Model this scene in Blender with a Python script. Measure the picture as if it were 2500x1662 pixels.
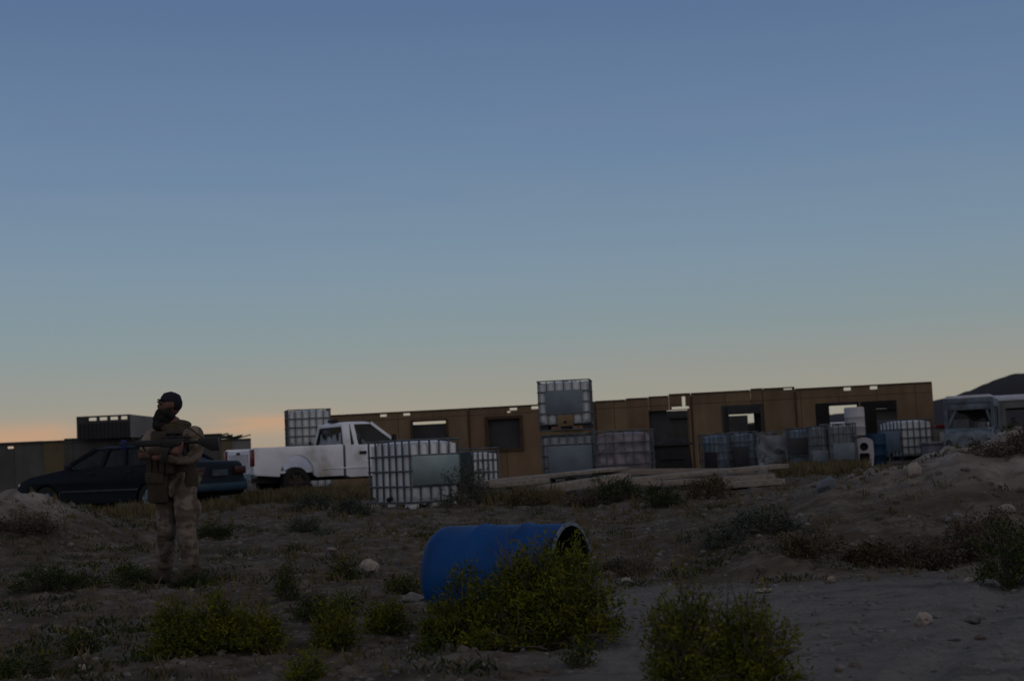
import bpy, bmesh, math, random
from mathutils import Vector, Matrix, noise
R = math.radians
for o in list(bpy.data.objects): bpy.data.objects.remove(o)
sc = bpy.context.scene
col = sc.collection
# ------------------------------------------------------------------ camera
FPX, CX, CY = 3472.0, 1250.0, 831.0
EYE = Vector((0, 0, 1.08))
PITCH, ROLL = 4.56, -2.7
cd = bpy.data.cameras.new('camera'); cam = bpy.data.objects.new('camera', cd); col.objects.link(cam)
cd.lens = 36 * FPX / 2500; cd.sensor_width = 36; cd.clip_end = 20000; cd.clip_start = .05
RM = Matrix.Rotation(R(90 + PITCH), 3, 'X') @ Matrix.Rotation(R(ROLL), 3, 'Z')
cam.matrix_world = Matrix.Translation(EYE) @ RM.to_4x4()
cd.dof.use_dof = True; cd.dof.focus_distance = 11.5; cd.dof.aperture_fstop = 3.2
sc.camera = cam
sc.render.engine = 'CYCLES'
sc.render.resolution_x, sc.render.resolution_y = 1024, 680
sc.view_settings.view_transform = 'Standard'; sc.view_settings.look = 'None'
sc.view_settings.exposure = 0; sc.view_settings.gamma = 1
sc.cycles.max_bounces = 6; sc.cycles.use_denoising = True

def s2l(c):
    return tuple((v/255/12.92 if v/255 <= .04045 else ((v/255+.055)/1.055)**2.4) for v in c) + (1,)
# ------------------------------------------------------------------ world: dusk sky after sunset
w = bpy.data.worlds.new('World'); sc.world = w; w.use_nodes = True
nt = w.node_tree; N = nt.nodes; L = nt.links; N.clear()
def nd(t, **k):
    n = N.new(t)
    for a, b in k.items(): setattr(n, a, b)
    return n
def mth(op, a, b=None, c=None, clamp=False):
    n = nd('ShaderNodeMath', operation=op); n.use_clamp = clamp
    for i, v in enumerate((a, b, c)):
        if v is None: continue
        if isinstance(v, (int, float)): n.inputs[i].default_value = v
        else: L.new(v, n.inputs[i])
    return n.outputs[0]
def ramp(f, stops):
    n = nd('ShaderNodeValToRGB'); e = n.color_ramp.elements
    while len(e) > 1: e.remove(e[0])
    e[0].position = stops[0][0]; e[0].color = stops[0][1]
    for p, c in stops[1:]:
        q = e.new(p); q.color = c
    L.new(f, n.inputs[0]); return n.outputs[0]
def mixc(f, a, b, bt='MIX'):
    n = nd('ShaderNodeMix', data_type='RGBA', blend_type=bt)
    for i, v in ((0, f), (6, a), (7, b)):
        if isinstance(v, (int, float)): n.inputs[i].default_value = v
        elif isinstance(v, tuple): n.inputs[i].default_value = v
        else: L.new(v, n.inputs[i])
    return n.outputs[2]
tc = nd('ShaderNodeTexCoord'); sp = nd('ShaderNodeSeparateXYZ'); L.new(tc.outputs['Generated'], sp.inputs[0])
X, Y, Z = sp.outputs
base = ramp(Z, [(0, s2l((152, 146, 130))), (.03, s2l((158, 154, 139))), (.055, s2l((150, 152, 145))), (.085, s2l((136, 151, 154))),
                (.13, s2l((126, 147, 163))), (.20, s2l((109, 134, 162))), (.31, s2l((90, 115, 150))), (.5, s2l((90, 103, 126))), (1, s2l((96, 100, 112)))])
# warm afterglow low on the left
az = mth('MULTIPLY_ADD', X, -1.9, .12, True)
low = ramp(Z, [(0, (1, 1, 1, 1)), (.008, (.9, .9, .9, 1)), (.022, (.42, .42, .42, 1)), (.05, (0, 0, 0, 1))])
glow = mth('MULTIPLY', mth('MULTIPLY', az, low), mth('GREATER_THAN', Y, 0))
c1 = mixc(mth('MULTIPLY', glow, .5), base, s2l((204, 144, 108)))
# faint thin cloud streaks near the horizon
def streak(cn_, scale, seed, lo_, hi_, z0, z1, z2, xf, tint, cur):
    mp = nd('ShaderNodeMapping'); mp.inputs['Scale'].default_value = scale; mp.inputs['Rotation'].default_value = (0, R(7), 0); mp.inputs['Location'].default_value = (seed, 0, seed)
    L.new(tc.outputs['Generated'], mp.inputs[0])
    cn = nd('ShaderNodeTexNoise'); cn.inputs['Scale'].default_value = 1.0; cn.inputs['Detail'].default_value = 6; L.new(mp.outputs[0], cn.inputs[0])
    cm = ramp(cn.outputs[0], [(lo_, (0, 0, 0, 1)), (hi_, (1, 1, 1, 1))])
    zz = mth('ADD', Z, mth('MULTIPLY', X, -.02))
    band = ramp(zz, [(z0, (0, 0, 0, 1)), (z1, (1, 1, 1, 1)), (z2, (0, 0, 0, 1))])
    return mixc(mth('MULTIPLY', mth('MULTIPLY', cm, band), xf), cur, tint)
xa = mth('MULTIPLY', ramp(mth('ADD', X, 1.0), [(.69, (1, 1, 1, 1)), (.715, (.15, .15, .15, 1)), (.775, (.2, .2, .2, 1)), (.80, (1, 1, 1, 1)), (.85, (1, 1, 1, 1)), (.88, (0, 0, 0, 1))]), .8)
c2 = streak(0, (7, 7, 70), 3.1, .34, .5, .022, .033, .045, xa, s2l((198, 156, 122)), c1)
c2 = streak(0, (5, 5, 60), 8.3, .40, .62, .10, .16, .30, .10, s2l((140, 150, 165)), c2)
# sky to the right is a little greyer and darker
c3 = mixc(mth('MULTIPLY', mth('MULTIPLY_ADD', X, 1.0, .1, True), .5), c2, mixc(1.0, c2, (.82, .84, .9, 1), 'MULTIPLY'))
# eastern sky behind the viewer
back = mth('MULTIPLY_ADD', Y, -1.6, .1, True)
BACKCOL = (.345, .325, .345, 1)
c4 = mixc(back, c3, BACKCOL)
c5 = mixc(mth('LESS_THAN', Z, -.005), c4, (.012, .012, .012, 1))
bg = nd('ShaderNodeBackground'); bg.inputs[1].default_value = 1.0; L.new(c5, bg.inputs[0])
out = nd('ShaderNodeOutputWorld'); L.new(bg.outputs[0], out.inputs[0])
# weak broad fill from the upper right, added to model shapes; sunset glows left
sl = bpy.data.lights.new('fill_sun', 'SUN'); so = bpy.data.objects.new('fill_sun', sl); col.objects.link(so)
sl.energy = .2; sl.angle = R(25); sl.color = (1, .86, .72)
so.rotation_euler = Vector((-.86, .18, -.42)).to_track_quat('-Z', 'Y').to_euler()

# ------------------------------------------------------------------ materials
MATS = {}
def mat(name, c, c2=None, scale=6, rough=.8, metal=0, bump=0, bscale=40, stretch=(1, 1, 1), spec=.3, detail=6, lo=.35, hi=.65, dist=.02, c3=None):
    if name in MATS: return MATS[name]
    m = bpy.data.materials.new(name); m.use_nodes = True
    t = m.node_tree; b = t.nodes['Principled BSDF']
    b.inputs['Roughness'].default_value = rough; b.inputs['Metallic'].default_value = metal
    b.inputs['Specular IOR Level'].default_value = spec
    if c2 is None: c2 = tuple(v * .72 for v in c)
    co = t.nodes.new('ShaderNodeTexCoord'); ma = t.nodes.new('ShaderNodeMapping'); ma.inputs['Scale'].default_value = stretch
    t.links.new(co.outputs['Object'], ma.inputs[0])
    n = t.nodes.new('ShaderNodeTexNoise'); n.inputs['Scale'].default_value = scale; n.inputs['Detail'].default_value = detail
    t.links.new(ma.outputs[0], n.inputs[0])
    r = t.nodes.new('ShaderNodeValToRGB'); e = r.color_ramp.elements
    e[0].position = lo; e[0].color = (*c, 1); e[1].position = hi; e[1].color = (*c2, 1)
    if c3: q = e.new(min(.98, hi + .1)); q.color = (*c3, 1)
    t.links.new(n.outputs[0], r.inputs[0]); t.links.new(r.outputs[0], b.inputs['Base Color'])
    if bump:
        n2 = t.nodes.new('ShaderNodeTexNoise'); n2.inputs['Scale'].default_value = bscale; n2.inputs['Detail'].default_value = 5
        t.links.new(ma.outputs[0], n2.inputs[0])
        bp = t.nodes.new('ShaderNodeBump'); bp.inputs['Strength'].default_value = bump; bp.inputs['Distance'].default_value = dist
        t.links.new(n2.outputs[0], bp.inputs['Height']); t.links.new(bp.outputs[0], b.inputs['Normal'])
    MATS[name] = m; return m
def glassmat(name, tint, a):
    m = bpy.data.materials.new(name); m.use_nodes = True; t = m.node_tree; t.nodes.clear()
    o = t.nodes.new('ShaderNodeOutputMaterial'); mx = t.nodes.new('ShaderNodeMixShader'); tr = t.nodes.new('ShaderNodeBsdfTransparent')
    gl = t.nodes.new('ShaderNodeBsdfPrincipled'); gl.inputs['Base Color'].default_value = (.02, .025, .03, 1); gl.inputs['Roughness'].default_value = .08
    tr.inputs[0].default_value = (*tint, 1)
    n = t.nodes.new('ShaderNodeTexNoise'); n.inputs['Scale'].default_value = 5
    mr = t.nodes.new('ShaderNodeMapRange'); mr.inputs[3].default_value = a - .1; mr.inputs[4].default_value = a + .12
    t.links.new(n.outputs[0], mr.inputs[0]); t.links.new(mr.outputs[0], mx.inputs[0])
    t.links.new(tr.outputs[0], mx.inputs[1]); t.links.new(gl.outputs[0], mx.inputs[2]); t.links.new(mx.outputs[0], o.inputs[0])
    return m
M = {}
M['bottle'] = mat('ibc_plastic', (.64, .67, .70), (.47, .51, .54), 3.5, .45, bump=.15, bscale=8, stretch=(1, 1, .4))
M['bottle_blue'] = mat('ibc_plastic_blue', (.17, .24, .32), (.09, .13, .18), 3, .45)
M['bottle_grey'] = mat('ibc_plastic_grey', (.26, .29, .32), (.14, .16, .19), 3, .5)
M['bottle_mauve'] = mat('ibc_plastic_stained', (.27, .25, .29), (.12, .105, .12), 5, .5)
M['galv'] = mat('galvanised_steel', (.12, .14, .155), (.06, .07, .08), 9, .55, .2)
M['plate'] = mat('sheet_plate', (.19, .25, .27), (.13, .17, .18), 2.2, .42, .35)
M['plate_blue'] = mat('sheet_plate_blue', (.145, .185, .22), (.115, .15, .18), 3, .5, .2)
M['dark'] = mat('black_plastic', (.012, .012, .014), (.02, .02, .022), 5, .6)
M['cardboard'] = mat('cardboard', (.22, .16, .08), (.15, .11, .06), 5, .9)
M['drum'] = mat('drum_blue', (.007, .062, .22), (.006, .042, .155), 3.5, .5, bump=.12, bscale=14, spec=.12, c3=(.025, .06, .15), lo=.4, hi=.62)
M['drum_in'] = mat('drum_inside', (.02, .02, .03), None, 3, .7)
M['drum_rim'] = mat('drum_cut_rim', (.16, .2, .24), (.07, .09, .12), 20, .6)
M['white_paint'] = mat('white_truck_paint', (.72, .75, .82), (.60, .63, .69), 1.6, .42, c3=(.44, .42, .39), lo=.45, hi=.6)
M['blue_paint'] = mat('dark_blue_car_paint', (.003, .0065, .012), (.0055, .009, .013), 2, .6, spec=.15)
M['blue_paint2'] = mat('pale_blue_van_paint', (.13, .17, .205), (.06, .075, .09), 4.5, .5)
M['tyre'] = mat('tyre_rubber', (.012, .012, .012), (.02, .02, .018), 9, .85)
M['rim'] = mat('wheel_rim', (.22, .30, .36), (.10, .14, .17), 8, .45, .3)
M['shaded_rim'] = mat('shaded_rim', (.03, .028, .026), (.05, .035, .025), 9, .8)  # shade of the wheel arch put into the rim colour
M['red'] = mat('tail_light_red', (.13, .008, .012), (.08, .005, .01), 8, .3)
M['glass'] = glassmat('vehicle_glass', (.55, .6, .6), .35)
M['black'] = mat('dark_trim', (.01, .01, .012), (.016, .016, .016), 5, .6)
M['seat'] = mat('seat_cloth', (.10, .095, .09), (.05, .05, .05), 12, .9)
M['osb'] = mat('weathered_plywood', (.185, .138, .082), (.14, .105, .064), .55, .92, bump=.3, bscale=30, stretch=(1, 1, .8), c3=(.085, .062, .03))
M['osb2'] = mat('weathered_plywood_red', (.19, .132, .08), (.145, .10, .064), .6, .92, bump=.3, bscale=30, c3=(.09, .055, .028))
M['ochre'] = mat('ochre_panel', (.12, .10, .055), (.09, .075, .045), 1.2, .92)
M['grey_panel'] = mat('grey_panel', (.085, .085, .08), (.06, .06, .058), .8, .9, bump=.3, bscale=14)
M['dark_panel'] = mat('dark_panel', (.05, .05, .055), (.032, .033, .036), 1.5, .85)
M['brown_frame'] = mat('brown_frame', (.07, .04, .026), (.05, .03, .02), 4, .85)
M['pale_panel'] = mat('pale_grey_panel', (.16, .16, .16), (.12, .12, .122), 1.5, .8)
M['plank'] = mat('weathered_timber', (.27, .24, .205), (.17, .15, .13), 2.2, .95, bump=.5, bscale=20, stretch=(.35, 6, 6))
M['rock'] = mat('pale_rock', (.34, .29, .25), (.20, .175, .155), 9, .95, bump=.4, bscale=30)
M['rock2'] = mat('grey_rock', (.17, .165, .16), (.09, .09, .088), 7, .95, bump=.4, bscale=30)
M['rock3'] = mat('bluish_rock', (.13, .155, .175), (.08, .095, .11), 5, .95, bump=.3)
M['hill'] = mat('hill_scrub', (.022, .021, .026), (.03, .028, .03), .004, 1)
def sheet_joints(m):
    t = m.node_tree; b = t.nodes['Principled BSDF']; src = b.inputs['Base Color'].links[0].from_socket
    co = t.nodes.new('ShaderNodeTexCoord'); sp_ = t.nodes.new('ShaderNodeSeparateXYZ'); cb = t.nodes.new('ShaderNodeCombineXYZ'); t.links.new(co.outputs['Object'], sp_.inputs[0])
    t.links.new(sp_.outputs[0], cb.inputs[0]); t.links.new(sp_.outputs[2], cb.inputs[1])
    br = t.nodes.new('ShaderNodeTexBrick'); br.offset = 0; br.inputs['Scale'].default_value = 1; br.inputs['Brick Width'].default_value = 1.22; br.inputs['Row Height'].default_value = 2.44; br.inputs['Mortar Size'].default_value = .012
    br.inputs['Color1'].default_value = (1, 1, 1, 1); br.inputs['Color2'].default_value = (.88, .87, .86, 1); br.inputs['Mortar'].default_value = (.4, .38, .36, 1); t.links.new(cb.outputs[0], br.inputs[0])
    ma = t.nodes.new('ShaderNodeMapping'); ma.inputs['Scale'].default_value = (2.5, 2.5, .8); t.links.new(co.outputs['Object'], ma.inputs[0])
    n = t.nodes.new('ShaderNodeTexNoise'); n.inputs['Scale'].default_value = 1; n.inputs['Detail'].default_value = 7; t.links.new(ma.outputs[0], n.inputs[0])
    mr = t.nodes.new('ShaderNodeMapRange'); mr.inputs[1].default_value = .35; mr.inputs[2].default_value = .7; mr.inputs[3].default_value = 1.12; mr.inputs[4].default_value = .84; t.links.new(n.outputs[0], mr.inputs[0])
    x1 = t.nodes.new('ShaderNodeMix'); x1.data_type = 'RGBA'; x1.blend_type = 'MULTIPLY'; x1.inputs[0].default_value = 1; t.links.new(src, x1.inputs[6]); t.links.new(br.outputs[0], x1.inputs[7])
    x2 = t.nodes.new('ShaderNodeVectorMath'); x2.operation = 'SCALE'; t.links.new(x1.outputs[2], x2.inputs[0]); t.links.new(mr.outputs[0], x2.inputs['Scale'])
    t.links.new(x2.outputs[0], b.inputs['Base Color'])
for q_ in ('osb', 'osb2', 'grey_panel'): sheet_joints(M[q_])
def leafmat(n, a, b):
    m = mat(n, a, b, 9, .85, spec=.1, lo=.42, hi=.58); return m
M['leafY'] = leafmat('rabbitbrush_leaf', (.105, .118, .010), (.045, .062, .010))
M['leafG'] = leafmat('green_leaf', (.035, .052, .016), (.022, .033, .013))
M['leafS'] = leafmat('sage_leaf', (.062, .078, .062), (.035, .046, .038))
M['leafB'] = leafmat('dry_brush_leaf', (.10, .080, .056), (.055, .045, .034))
M['leafO'] = leafmat('rust_brush_leaf', (.105, .070, .040), (.06, .044, .028))
M['leafP'] = leafmat('pinkish_dry_flower', (.13, .10, .085), (.08, .064, .055))
M['stem'] = mat('woody_stem', (.12, .10, .08), (.07, .06, .05), 20, .9)
M['straw'] = mat('dry_straw', (.13, .105, .05), (.075, .062, .034), 3, .95)
M['skin'] = mat('skin', (.14, .068, .048), (.11, .052, .038), 12, .6)
M['hair'] = mat('black_hair', (.010, .009, .009), (.016, .014, .013), 30, .85, bump=.6, bscale=90)
M['cap'] = mat('navy_cap', (.010, .011, .022), (.014, .014, .024), 30, .9)
M['camo'] = mat('desert_camo', (.185, .155, .125), (.105, .078, .055), 9, .92, lo=.48, hi=.54, bump=.6, bscale=22, dist=.015)
M['camo_t'] = mat('desert_camo_trousers', (.165, .14, .115), (.085, .066, .05), 8, .92, lo=.47, hi=.54, bump=.6, bscale=18, dist=.02)
M['vest'] = mat('olive_brown_webbing', (.058, .048, .030), (.038, .031, .02), 14, .92, bump=.4, bscale=50)
M['pouch'] = mat('brown_pouch', (.05, .038, .025), (.034, .026, .018), 14, .92)
M['boot'] = mat('tan_boot', (.06, .045, .033), (.04, .03, .024), 14, .85)
M['gun'] = mat('gun_metal', (.010, .010, .012), (.015, .015, .017), 14, .5)
M['bluetape'] = mat('blue_tape', (.008, .018, .11), None, 14, .6)
M['glove'] = mat('brown_glove', (.06, .042, .026), (.035, .026, .018), 25, .9)

# ------------------------------------------------------------------ helpers
def tag(o, label=None, cat=None, group=None, kind=None):
    for k, v in (('label', label), ('category', cat), ('group', group), ('kind', kind)):
        if v: o[k] = v
    return o
class MB:
    def __init__(s): s.v = []; s.f = []
    def add(s, vs, fs):
        k = len(s.v); s.v += [tuple(v) for v in vs]; s.f += [tuple(i + k for i in f) for f in fs]; return s
    def box(s, c, d, rz=0, taper=1):
        x, y, z = (i / 2 for i in d); vs = []
        for sz in (-1, 1):
            t = taper if sz > 0 else 1
            for sx, sy in ((-1, -1), (1, -1), (1, 1), (-1, 1)):
                a, b = sx * x * t, sy * y * t
                vs.append((c[0] + a * math.cos(rz) - b * math.sin(rz), c[1] + a * math.sin(rz) + b * math.cos(rz), c[2] + sz * z))
        return s.add(vs, [(3, 2, 1, 0), (4, 5, 6, 7), (0, 1, 5, 4), (1, 2, 6, 5), (2, 3, 7, 6), (3, 0, 4, 7)])
    def beam(s, p, q, a, b=None, up=(0, 0, 1)):
        p, q = Vector(p), Vector(q); b = b or a; d = (q - p).normalized(); u = Vector(up)
        if abs(d.dot(u)) > .98: u = Vector((1, 0, 0))
        r = d.cross(u).normalized() * a / 2; t = r.cross(d).normalized() * b / 2
        vs = [p - r - t, p + r - t, p + r + t, p - r + t, q - r - t, q + r - t, q + r + t, q - r + t]
        return s.add(vs, [(0, 1, 2, 3), (7, 6, 5, 4), (0, 4, 5, 1), (1, 5, 6, 2), (2, 6, 7, 3), (3, 7, 4, 0)])
    def tube(s, p, q, r, r2=None, n=8, cap=True):
        p, q = Vector(p), Vector(q); r2 = r if r2 is None else r2; d = (q - p).normalized()
        u = Vector((0, 0, 1)) if abs(d.z) < .9 else Vector((1, 0, 0)); a = d.cross(u).normalized(); b = d.cross(a)
        vs = []
        for c, k in ((p, r), (q, r2)):
            for i in range(n):
                t = 2 * math.pi * i / n; vs.append(c + a * math.cos(t) * k + b * math.sin(t) * k)
        fs = [(i, (i + 1) % n, n + (i + 1) % n, n + i) for i in range(n)]
        if cap: fs += [tuple(reversed(range(n))), tuple(range(n, 2 * n))]
        return s.add(vs, fs)
    def rings(s, rings, cap=True, closed=False):
        n = len(rings[0]); vs = [p for r in rings for p in r]; fs = []
        m = len(rings)
        for j in range(m if closed else m - 1):
            k = (j + 1) % m
            fs += [(j * n + i, j * n + (i + 1) % n, k * n + (i + 1) % n, k * n + i) for i in range(n)]
        if cap and not closed: fs += [tuple(reversed(range(n))), tuple(range((m - 1) * n, m * n))]
        return s.add(vs, fs)
    def prism(s, poly, y0, y1, f=None):   # poly in x,z extruded in y
        n = len(poly); f = f or (lambda x, y, z: (x, y, z))
        vs = [f(x, y0, z) for x, z in poly] + [f(x, y1, z) for x, z in poly]
        return s.add(vs, [tuple(range(n)), tuple(reversed(range(n, 2 * n)))] + [(i, i + n, (i + 1) % n + n, (i + 1) % n) for i in range(n)])
    def quad(s, a, b, c, d): return s.add([a, b, c, d], [(0, 1, 2, 3)])
    def build(s, name, m, parent=None, bevel=0, smooth=False, mats=None):
        me = bpy.data.meshes.new(name); me.from_pydata(s.v, [], s.f); me.update()
        o = bpy.data.objects.new(name, me); col.objects.link(o); me.materials.append(m)
        for x in (mats or []): me.materials.append(x)
        bm = bmesh.new(); bm.from_mesh(me)
        if bevel or smooth: bmesh.ops.recalc_face_normals(bm, faces=bm.faces)
        if bevel:
            ed = [e for e in bm.edges if len(e.link_faces) == 2 and e.calc_face_angle(0) > .5]
            bmesh.ops.bevel(bm, geom=ed, offset=bevel, segments=2, affect='EDGES', profile=.5)
        if bevel or smooth:
            bm.to_mesh(me)
        bm.free()
        if smooth or bevel:
            for p in me.polygons: p.use_smooth = True
            me.set_sharp_from_angle(angle=R(38))
        if parent: o.parent = parent
        return o
def empty(name, loc, rz=0, **k):
    o = bpy.data.objects.new(name, None); col.objects.link(o); o.location = loc; o.rotation_euler = (0, 0, rz); o.empty_display_size = .2
    return tag(o, **k)
def dup(r, loc=None, rz=None, label=None, parent=None):
    c = r.copy(); col.objects.link(c)
    if parent: c.parent = parent
    if loc is not None: c.location = loc
    if rz is not None: c.rotation_euler = (0, 0, rz)
    if label: c['label'] = label
    for ch in KIDS.get(r.name, []) or [x for x in list(r.children)]: dup(ch, parent=c)
    return c
KIDS = {}
def proj(p):
    q = RM.transposed() @ (Vector(p) - EYE)
    return CX + FPX * q.x / -q.z, CY - FPX * q.y / -q.z
def ray(px, py): return (RM @ Vector(((px - CX) / FPX, -(py - CY) / FPX, -1)))
def P(px, py, D):
    d = ray(px, py); return EYE + d * (D / d.y)
def sm(a, b, x):
    t = max(0, min(1, (x - a) / (b - a))); return t * t * (3 - 2 * t)
def interp(x, pts):
    if x <= pts[0][0]: return pts[0][1]
    for (a, b), (c, d) in zip(pts, pts[1:]):
        if x <= c: return b + (d - b) * sm(a, c, x)
    return pts[-1][1]
def fb(x, y, f, o=4):
    return noise.fractal(Vector((x * f, y * f, 3.3)), 1.0, 2.1, o, noise_basis='PERLIN_ORIGINAL')
LUMPS = []
def Gs(x, y):       # smooth ground
    z = interp(y, [(0, 0), (12, .0), (17, .14), (24, .28), (33, .34), (46, .24), (90, .2)])
    dx = x + 6.4
    m = math.exp(-(dx / 1.2) ** 3) if dx > 0 else math.exp(-(dx / 4) ** 2)
    z += .70 * m * math.exp(-((y - 18) / 2.0) ** 2)
    rx = interp(x - .12 * (y - 15), [(1.0, 0), (1.9, .16), (2.68, .33), (3.35, .49), (4.0, .62), (4.7, .76), (5.6, .93), (9, 1.25)])
    z += rx * sm(11.9 - .12 * x, 14.6, y) * (1 - sm(15.6, 20, y))
    for lx, ly, lr, lh in LUMPS:
        d = ((x - lx) ** 2 + (y - ly) ** 2) / lr ** 2
        if d < 6: z += lh * math.exp(-d)
    return z
def track(x, y):    # pale bare track crossing the near right
    e = .35 * fb(x, y, .8, 3)
    return sm(.2, 1.0, x - .08 * (y - 6) + e + .55) * (1 - sm(10.3, 11.6, y + e - .05 * x))
def G(x, y):
    z = Gs(x, y)
    if 1 < y < 60 and abs(x) < 40:
        rough = 1 - .55 * track(x, y)
        k = sm(3, 1, y); 
        md = sm(.25, .6, z - interp(y, [(0, 0), (12, .0), (17, .14), (24, .28), (33, .34)])) 
        z += (.05 * fb(x, y, .7, 3) + .046 * fb(x, y, 3.1, 4) + md * .10 * fb(x, y, 1.5, 4)) * rough
        if y < 22: z += .012 * fb(x + 7, y, 11, 3) * rough
        if y < 12:
            for off in (0, 1.45):
                d = x - (1.6 + off + .42 * (y - 6) + .12 * math.sin(y * .9)); z -= .022 * math.exp(-(d / .11) ** 2) * (1 + .25 * math.sin(y * 60)) * track(x, y); z += .010 * math.exp(-((abs(d) - .2) / .07) ** 2) * track(x, y)
            z += track(x, y) * (.014 * fb(x, y * 2.2, 4.0, 4) + .004 * fb(x + 3, y, 22, 2))
    return z
def hit(px, py):
    d = ray(px, py); d = d / d.y; t = 3.0; 
    while t < 140:
        p = EYE + d * t
        if p.z < Gs(p.x, p.y): break
        t += .05 if t < 30 else .2
    p = EYE + d * t
    return Vector((p.x, p.y, G(p.x, p.y)))
def at(px, D):      # ground point seen in column px at depth D
    z = .2; p = None
    for _ in range(6):
        lo, hi = -60.0, 60.0
        for _ in range(40):
            m = (lo + hi) / 2
            if proj((m, D, z))[0] < px: lo = m
            else: hi = m
        z = Gs(m, D)
    return Vector((m, D, z))

LUMPS.append((*[v for v in hit(1885, 1395)][:2], .42, .24))
# ------------------------------------------------------------------ ground
def make_ground():
    ys = [-40, -15, -5, 0, 1.2, 2.4]; y = 3.0
    while y < 26: ys.append(y); y *= 1.0075
    while y < 75: ys.append(y); y *= 1.03
    while y < 9000: ys.append(y); y *= 1.5
    us = [-4, -2.6, -1.7, -1.1, -.8, -.62]; u = -.5
    while u < .52: us.append(u); u += .0026
    us += [.62, .8, 1.1, 1.7, 2.6, 4]
    n = len(us); V = []
    for y in ys:
        w_ = max(y, 3.0) if y > 2 else 12 + abs(y)
        for u in us:
            x = u * w_; V.append((x, y, G(x, y)))
    F = [(j * n + i, j * n + i + 1, (j + 1) * n + i + 1, (j + 1) * n + i) for j in range(len(ys) - 1) for i in range(n - 1)]
    me = bpy.data.meshes.new('ground'); me.from_pydata(V, [], F); me.update()
    at_ = me.attributes.new('track', 'FLOAT', 'POINT')
    at_.data.foreach_set('value', [track(v[0], v[1]) if 1 < v[1] < 14 and abs(v[0]) < 14 else 0. for v in V])
    at2 = me.attributes.new('bank', 'FLOAT', 'POINT')
    at2.data.foreach_set('value', [(sm(.25, .8, Gs(v[0], v[1]) - .12) if 9 < v[1] < 24 and abs(v[0]) < 20 else 0.) for v in V])
    for p in me.polygons: p.use_smooth = True
    o = bpy.data.objects.new('ground', me); col.objects.link(o); o['kind'] = 'structure'
    m = bpy.data.materials.new('dry_earth'); m.use_nodes = True; t = m.node_tree; b = t.nodes['Principled BSDF']
    b.inputs['Roughness'].default_value = .97; b.inputs['Specular IOR Level'].default_value = .1
    def nz(s, d=6, st=(1, 1, 1)):
        co = t.nodes.new('ShaderNodeTexCoord'); ma = t.nodes.new('ShaderNodeMapping'); ma.inputs['Scale'].default_value = st
        t.links.new(co.outputs['Object'], ma.inputs[0]); n = t.nodes.new('ShaderNodeTexNoise'); n.inputs['Scale'].default_value = s
        n.inputs['Detail'].default_value = d; n.inputs['Roughness'].default_value = .62; t.links.new(ma.outputs[0], n.inputs[0]); return n.outputs[0]
    def rp(f, st):
        r = t.nodes.new('ShaderNodeValToRGB'); e = r.color_ramp.elements
        e[0].position, e[0].color = st[0][0], (*st[0][1], 1); e[1].position, e[1].color = st[-1][0], (*st[-1][1], 1)
        for p, c in st[1:-1]: q = e.new(p); q.color = (*c, 1)
        t.links.new(f, r.inputs[0]); return r.outputs[0]
    def mx(f, a, c, bt='MIX'):
        k = t.nodes.new('ShaderNodeMix'); k.data_type = 'RGBA'; k.blend_type = bt
        for i, v in ((0, f), (6, a), (7, c)):
            if isinstance(v, (int, float, tuple)): k.inputs[i].default_value = v
            else: t.links.new(v, k.inputs[i])
        return k.outputs[2]
    def attr(nm):
        a = t.nodes.new('ShaderNodeAttribute'); a.attribute_name = nm; return a.outputs['Fac']
    soil = rp(nz(1.7, 8, (.6, 1.6, 1)), [(.32, (.058, .048, .036)), (.5, (.105, .090, .070)), (.62, (.15, .135, .115)), (.75, (.075, .064, .048))])
    soil = mx(rp(nz(9, 5), [(.42, (0, 0, 0)), (.6, (.7, .7, .7))]), soil, (.055, .046, .036, 1))
    sand = rp(nz(2.2, 9, (.6, 1.5, 1)), [(.35, (.098, .092, .084)), (.48, (.15, .143, .133)), (.56, (.165, .157, .146)), (.7, (.11, .103, .095))])
    sand = mx(rp(nz(26, 4), [(.55, (0, 0, 0)), (.68, (.6, .6, .6))]), sand, (.075, .072, .07, 1))
    bank = rp(nz(2.6, 7), [(.33, (.09, .078, .068)), (.45, (.18, .158, .138)), (.6, (.29, .265, .24))])
    c = mx(attr('bank'), soil, bank); c = mx(attr('track'), c, sand)
    t.links.new(c, b.inputs['Base Color'])
    bp = t.nodes.new('ShaderNodeBump'); bp.inputs['Strength'].default_value = 1; bp.inputs['Distance'].default_value = .03
    t.links.new(nz(19, 8), bp.inputs['Height']); t.links.new(bp.outputs[0], b.inputs['Normal'])
    me.materials.append(m)
make_ground()

def make_hills():
    D = 2600.0; s = FPX / D
    pts = [(-1600, 4), (0, 6), (600, 10), (1200, 26), (1600, 40), (1900, 52), (2040, 62), (2100, 66), (2200, 78), (2280, 86), (2330, 100), (2365, 114), (2400, 128), (2450, 136), (2510, 146), (2700, 180), (3200, 240), (4200, 200)]
    mb = MB(); rows = []
    for j, (dy, k) in enumerate(((0, 0), (110, .35), (230, .75), (330, 1), (700, .55), (1300, 0))):
        row = []
        px = -1600
        while px < 4200:
            h = interp(px, pts) / s * k; x = (px - CX) / FPX * D
            h += (k > 0) * h * .05 * fb(px * .01, j * .7, 1.3, 5)
            row.append((x * (1 + dy / 2600 * .2), D - 330 + dy, 1.08 + h if k else -4)); px += 14
        rows.append(row)
    n = len(rows[0]); v = [p for r in rows for p in r]
    mb.add(v, [(j * n + i, j * n + i + 1, (j + 1) * n + i + 1, (j + 1) * n + i) for j in range(len(rows) - 1) for i in range(n - 1)])
    o = mb.build('hills', M['hill'], smooth=True); o['kind'] = 'structure'
make_hills()

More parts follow.
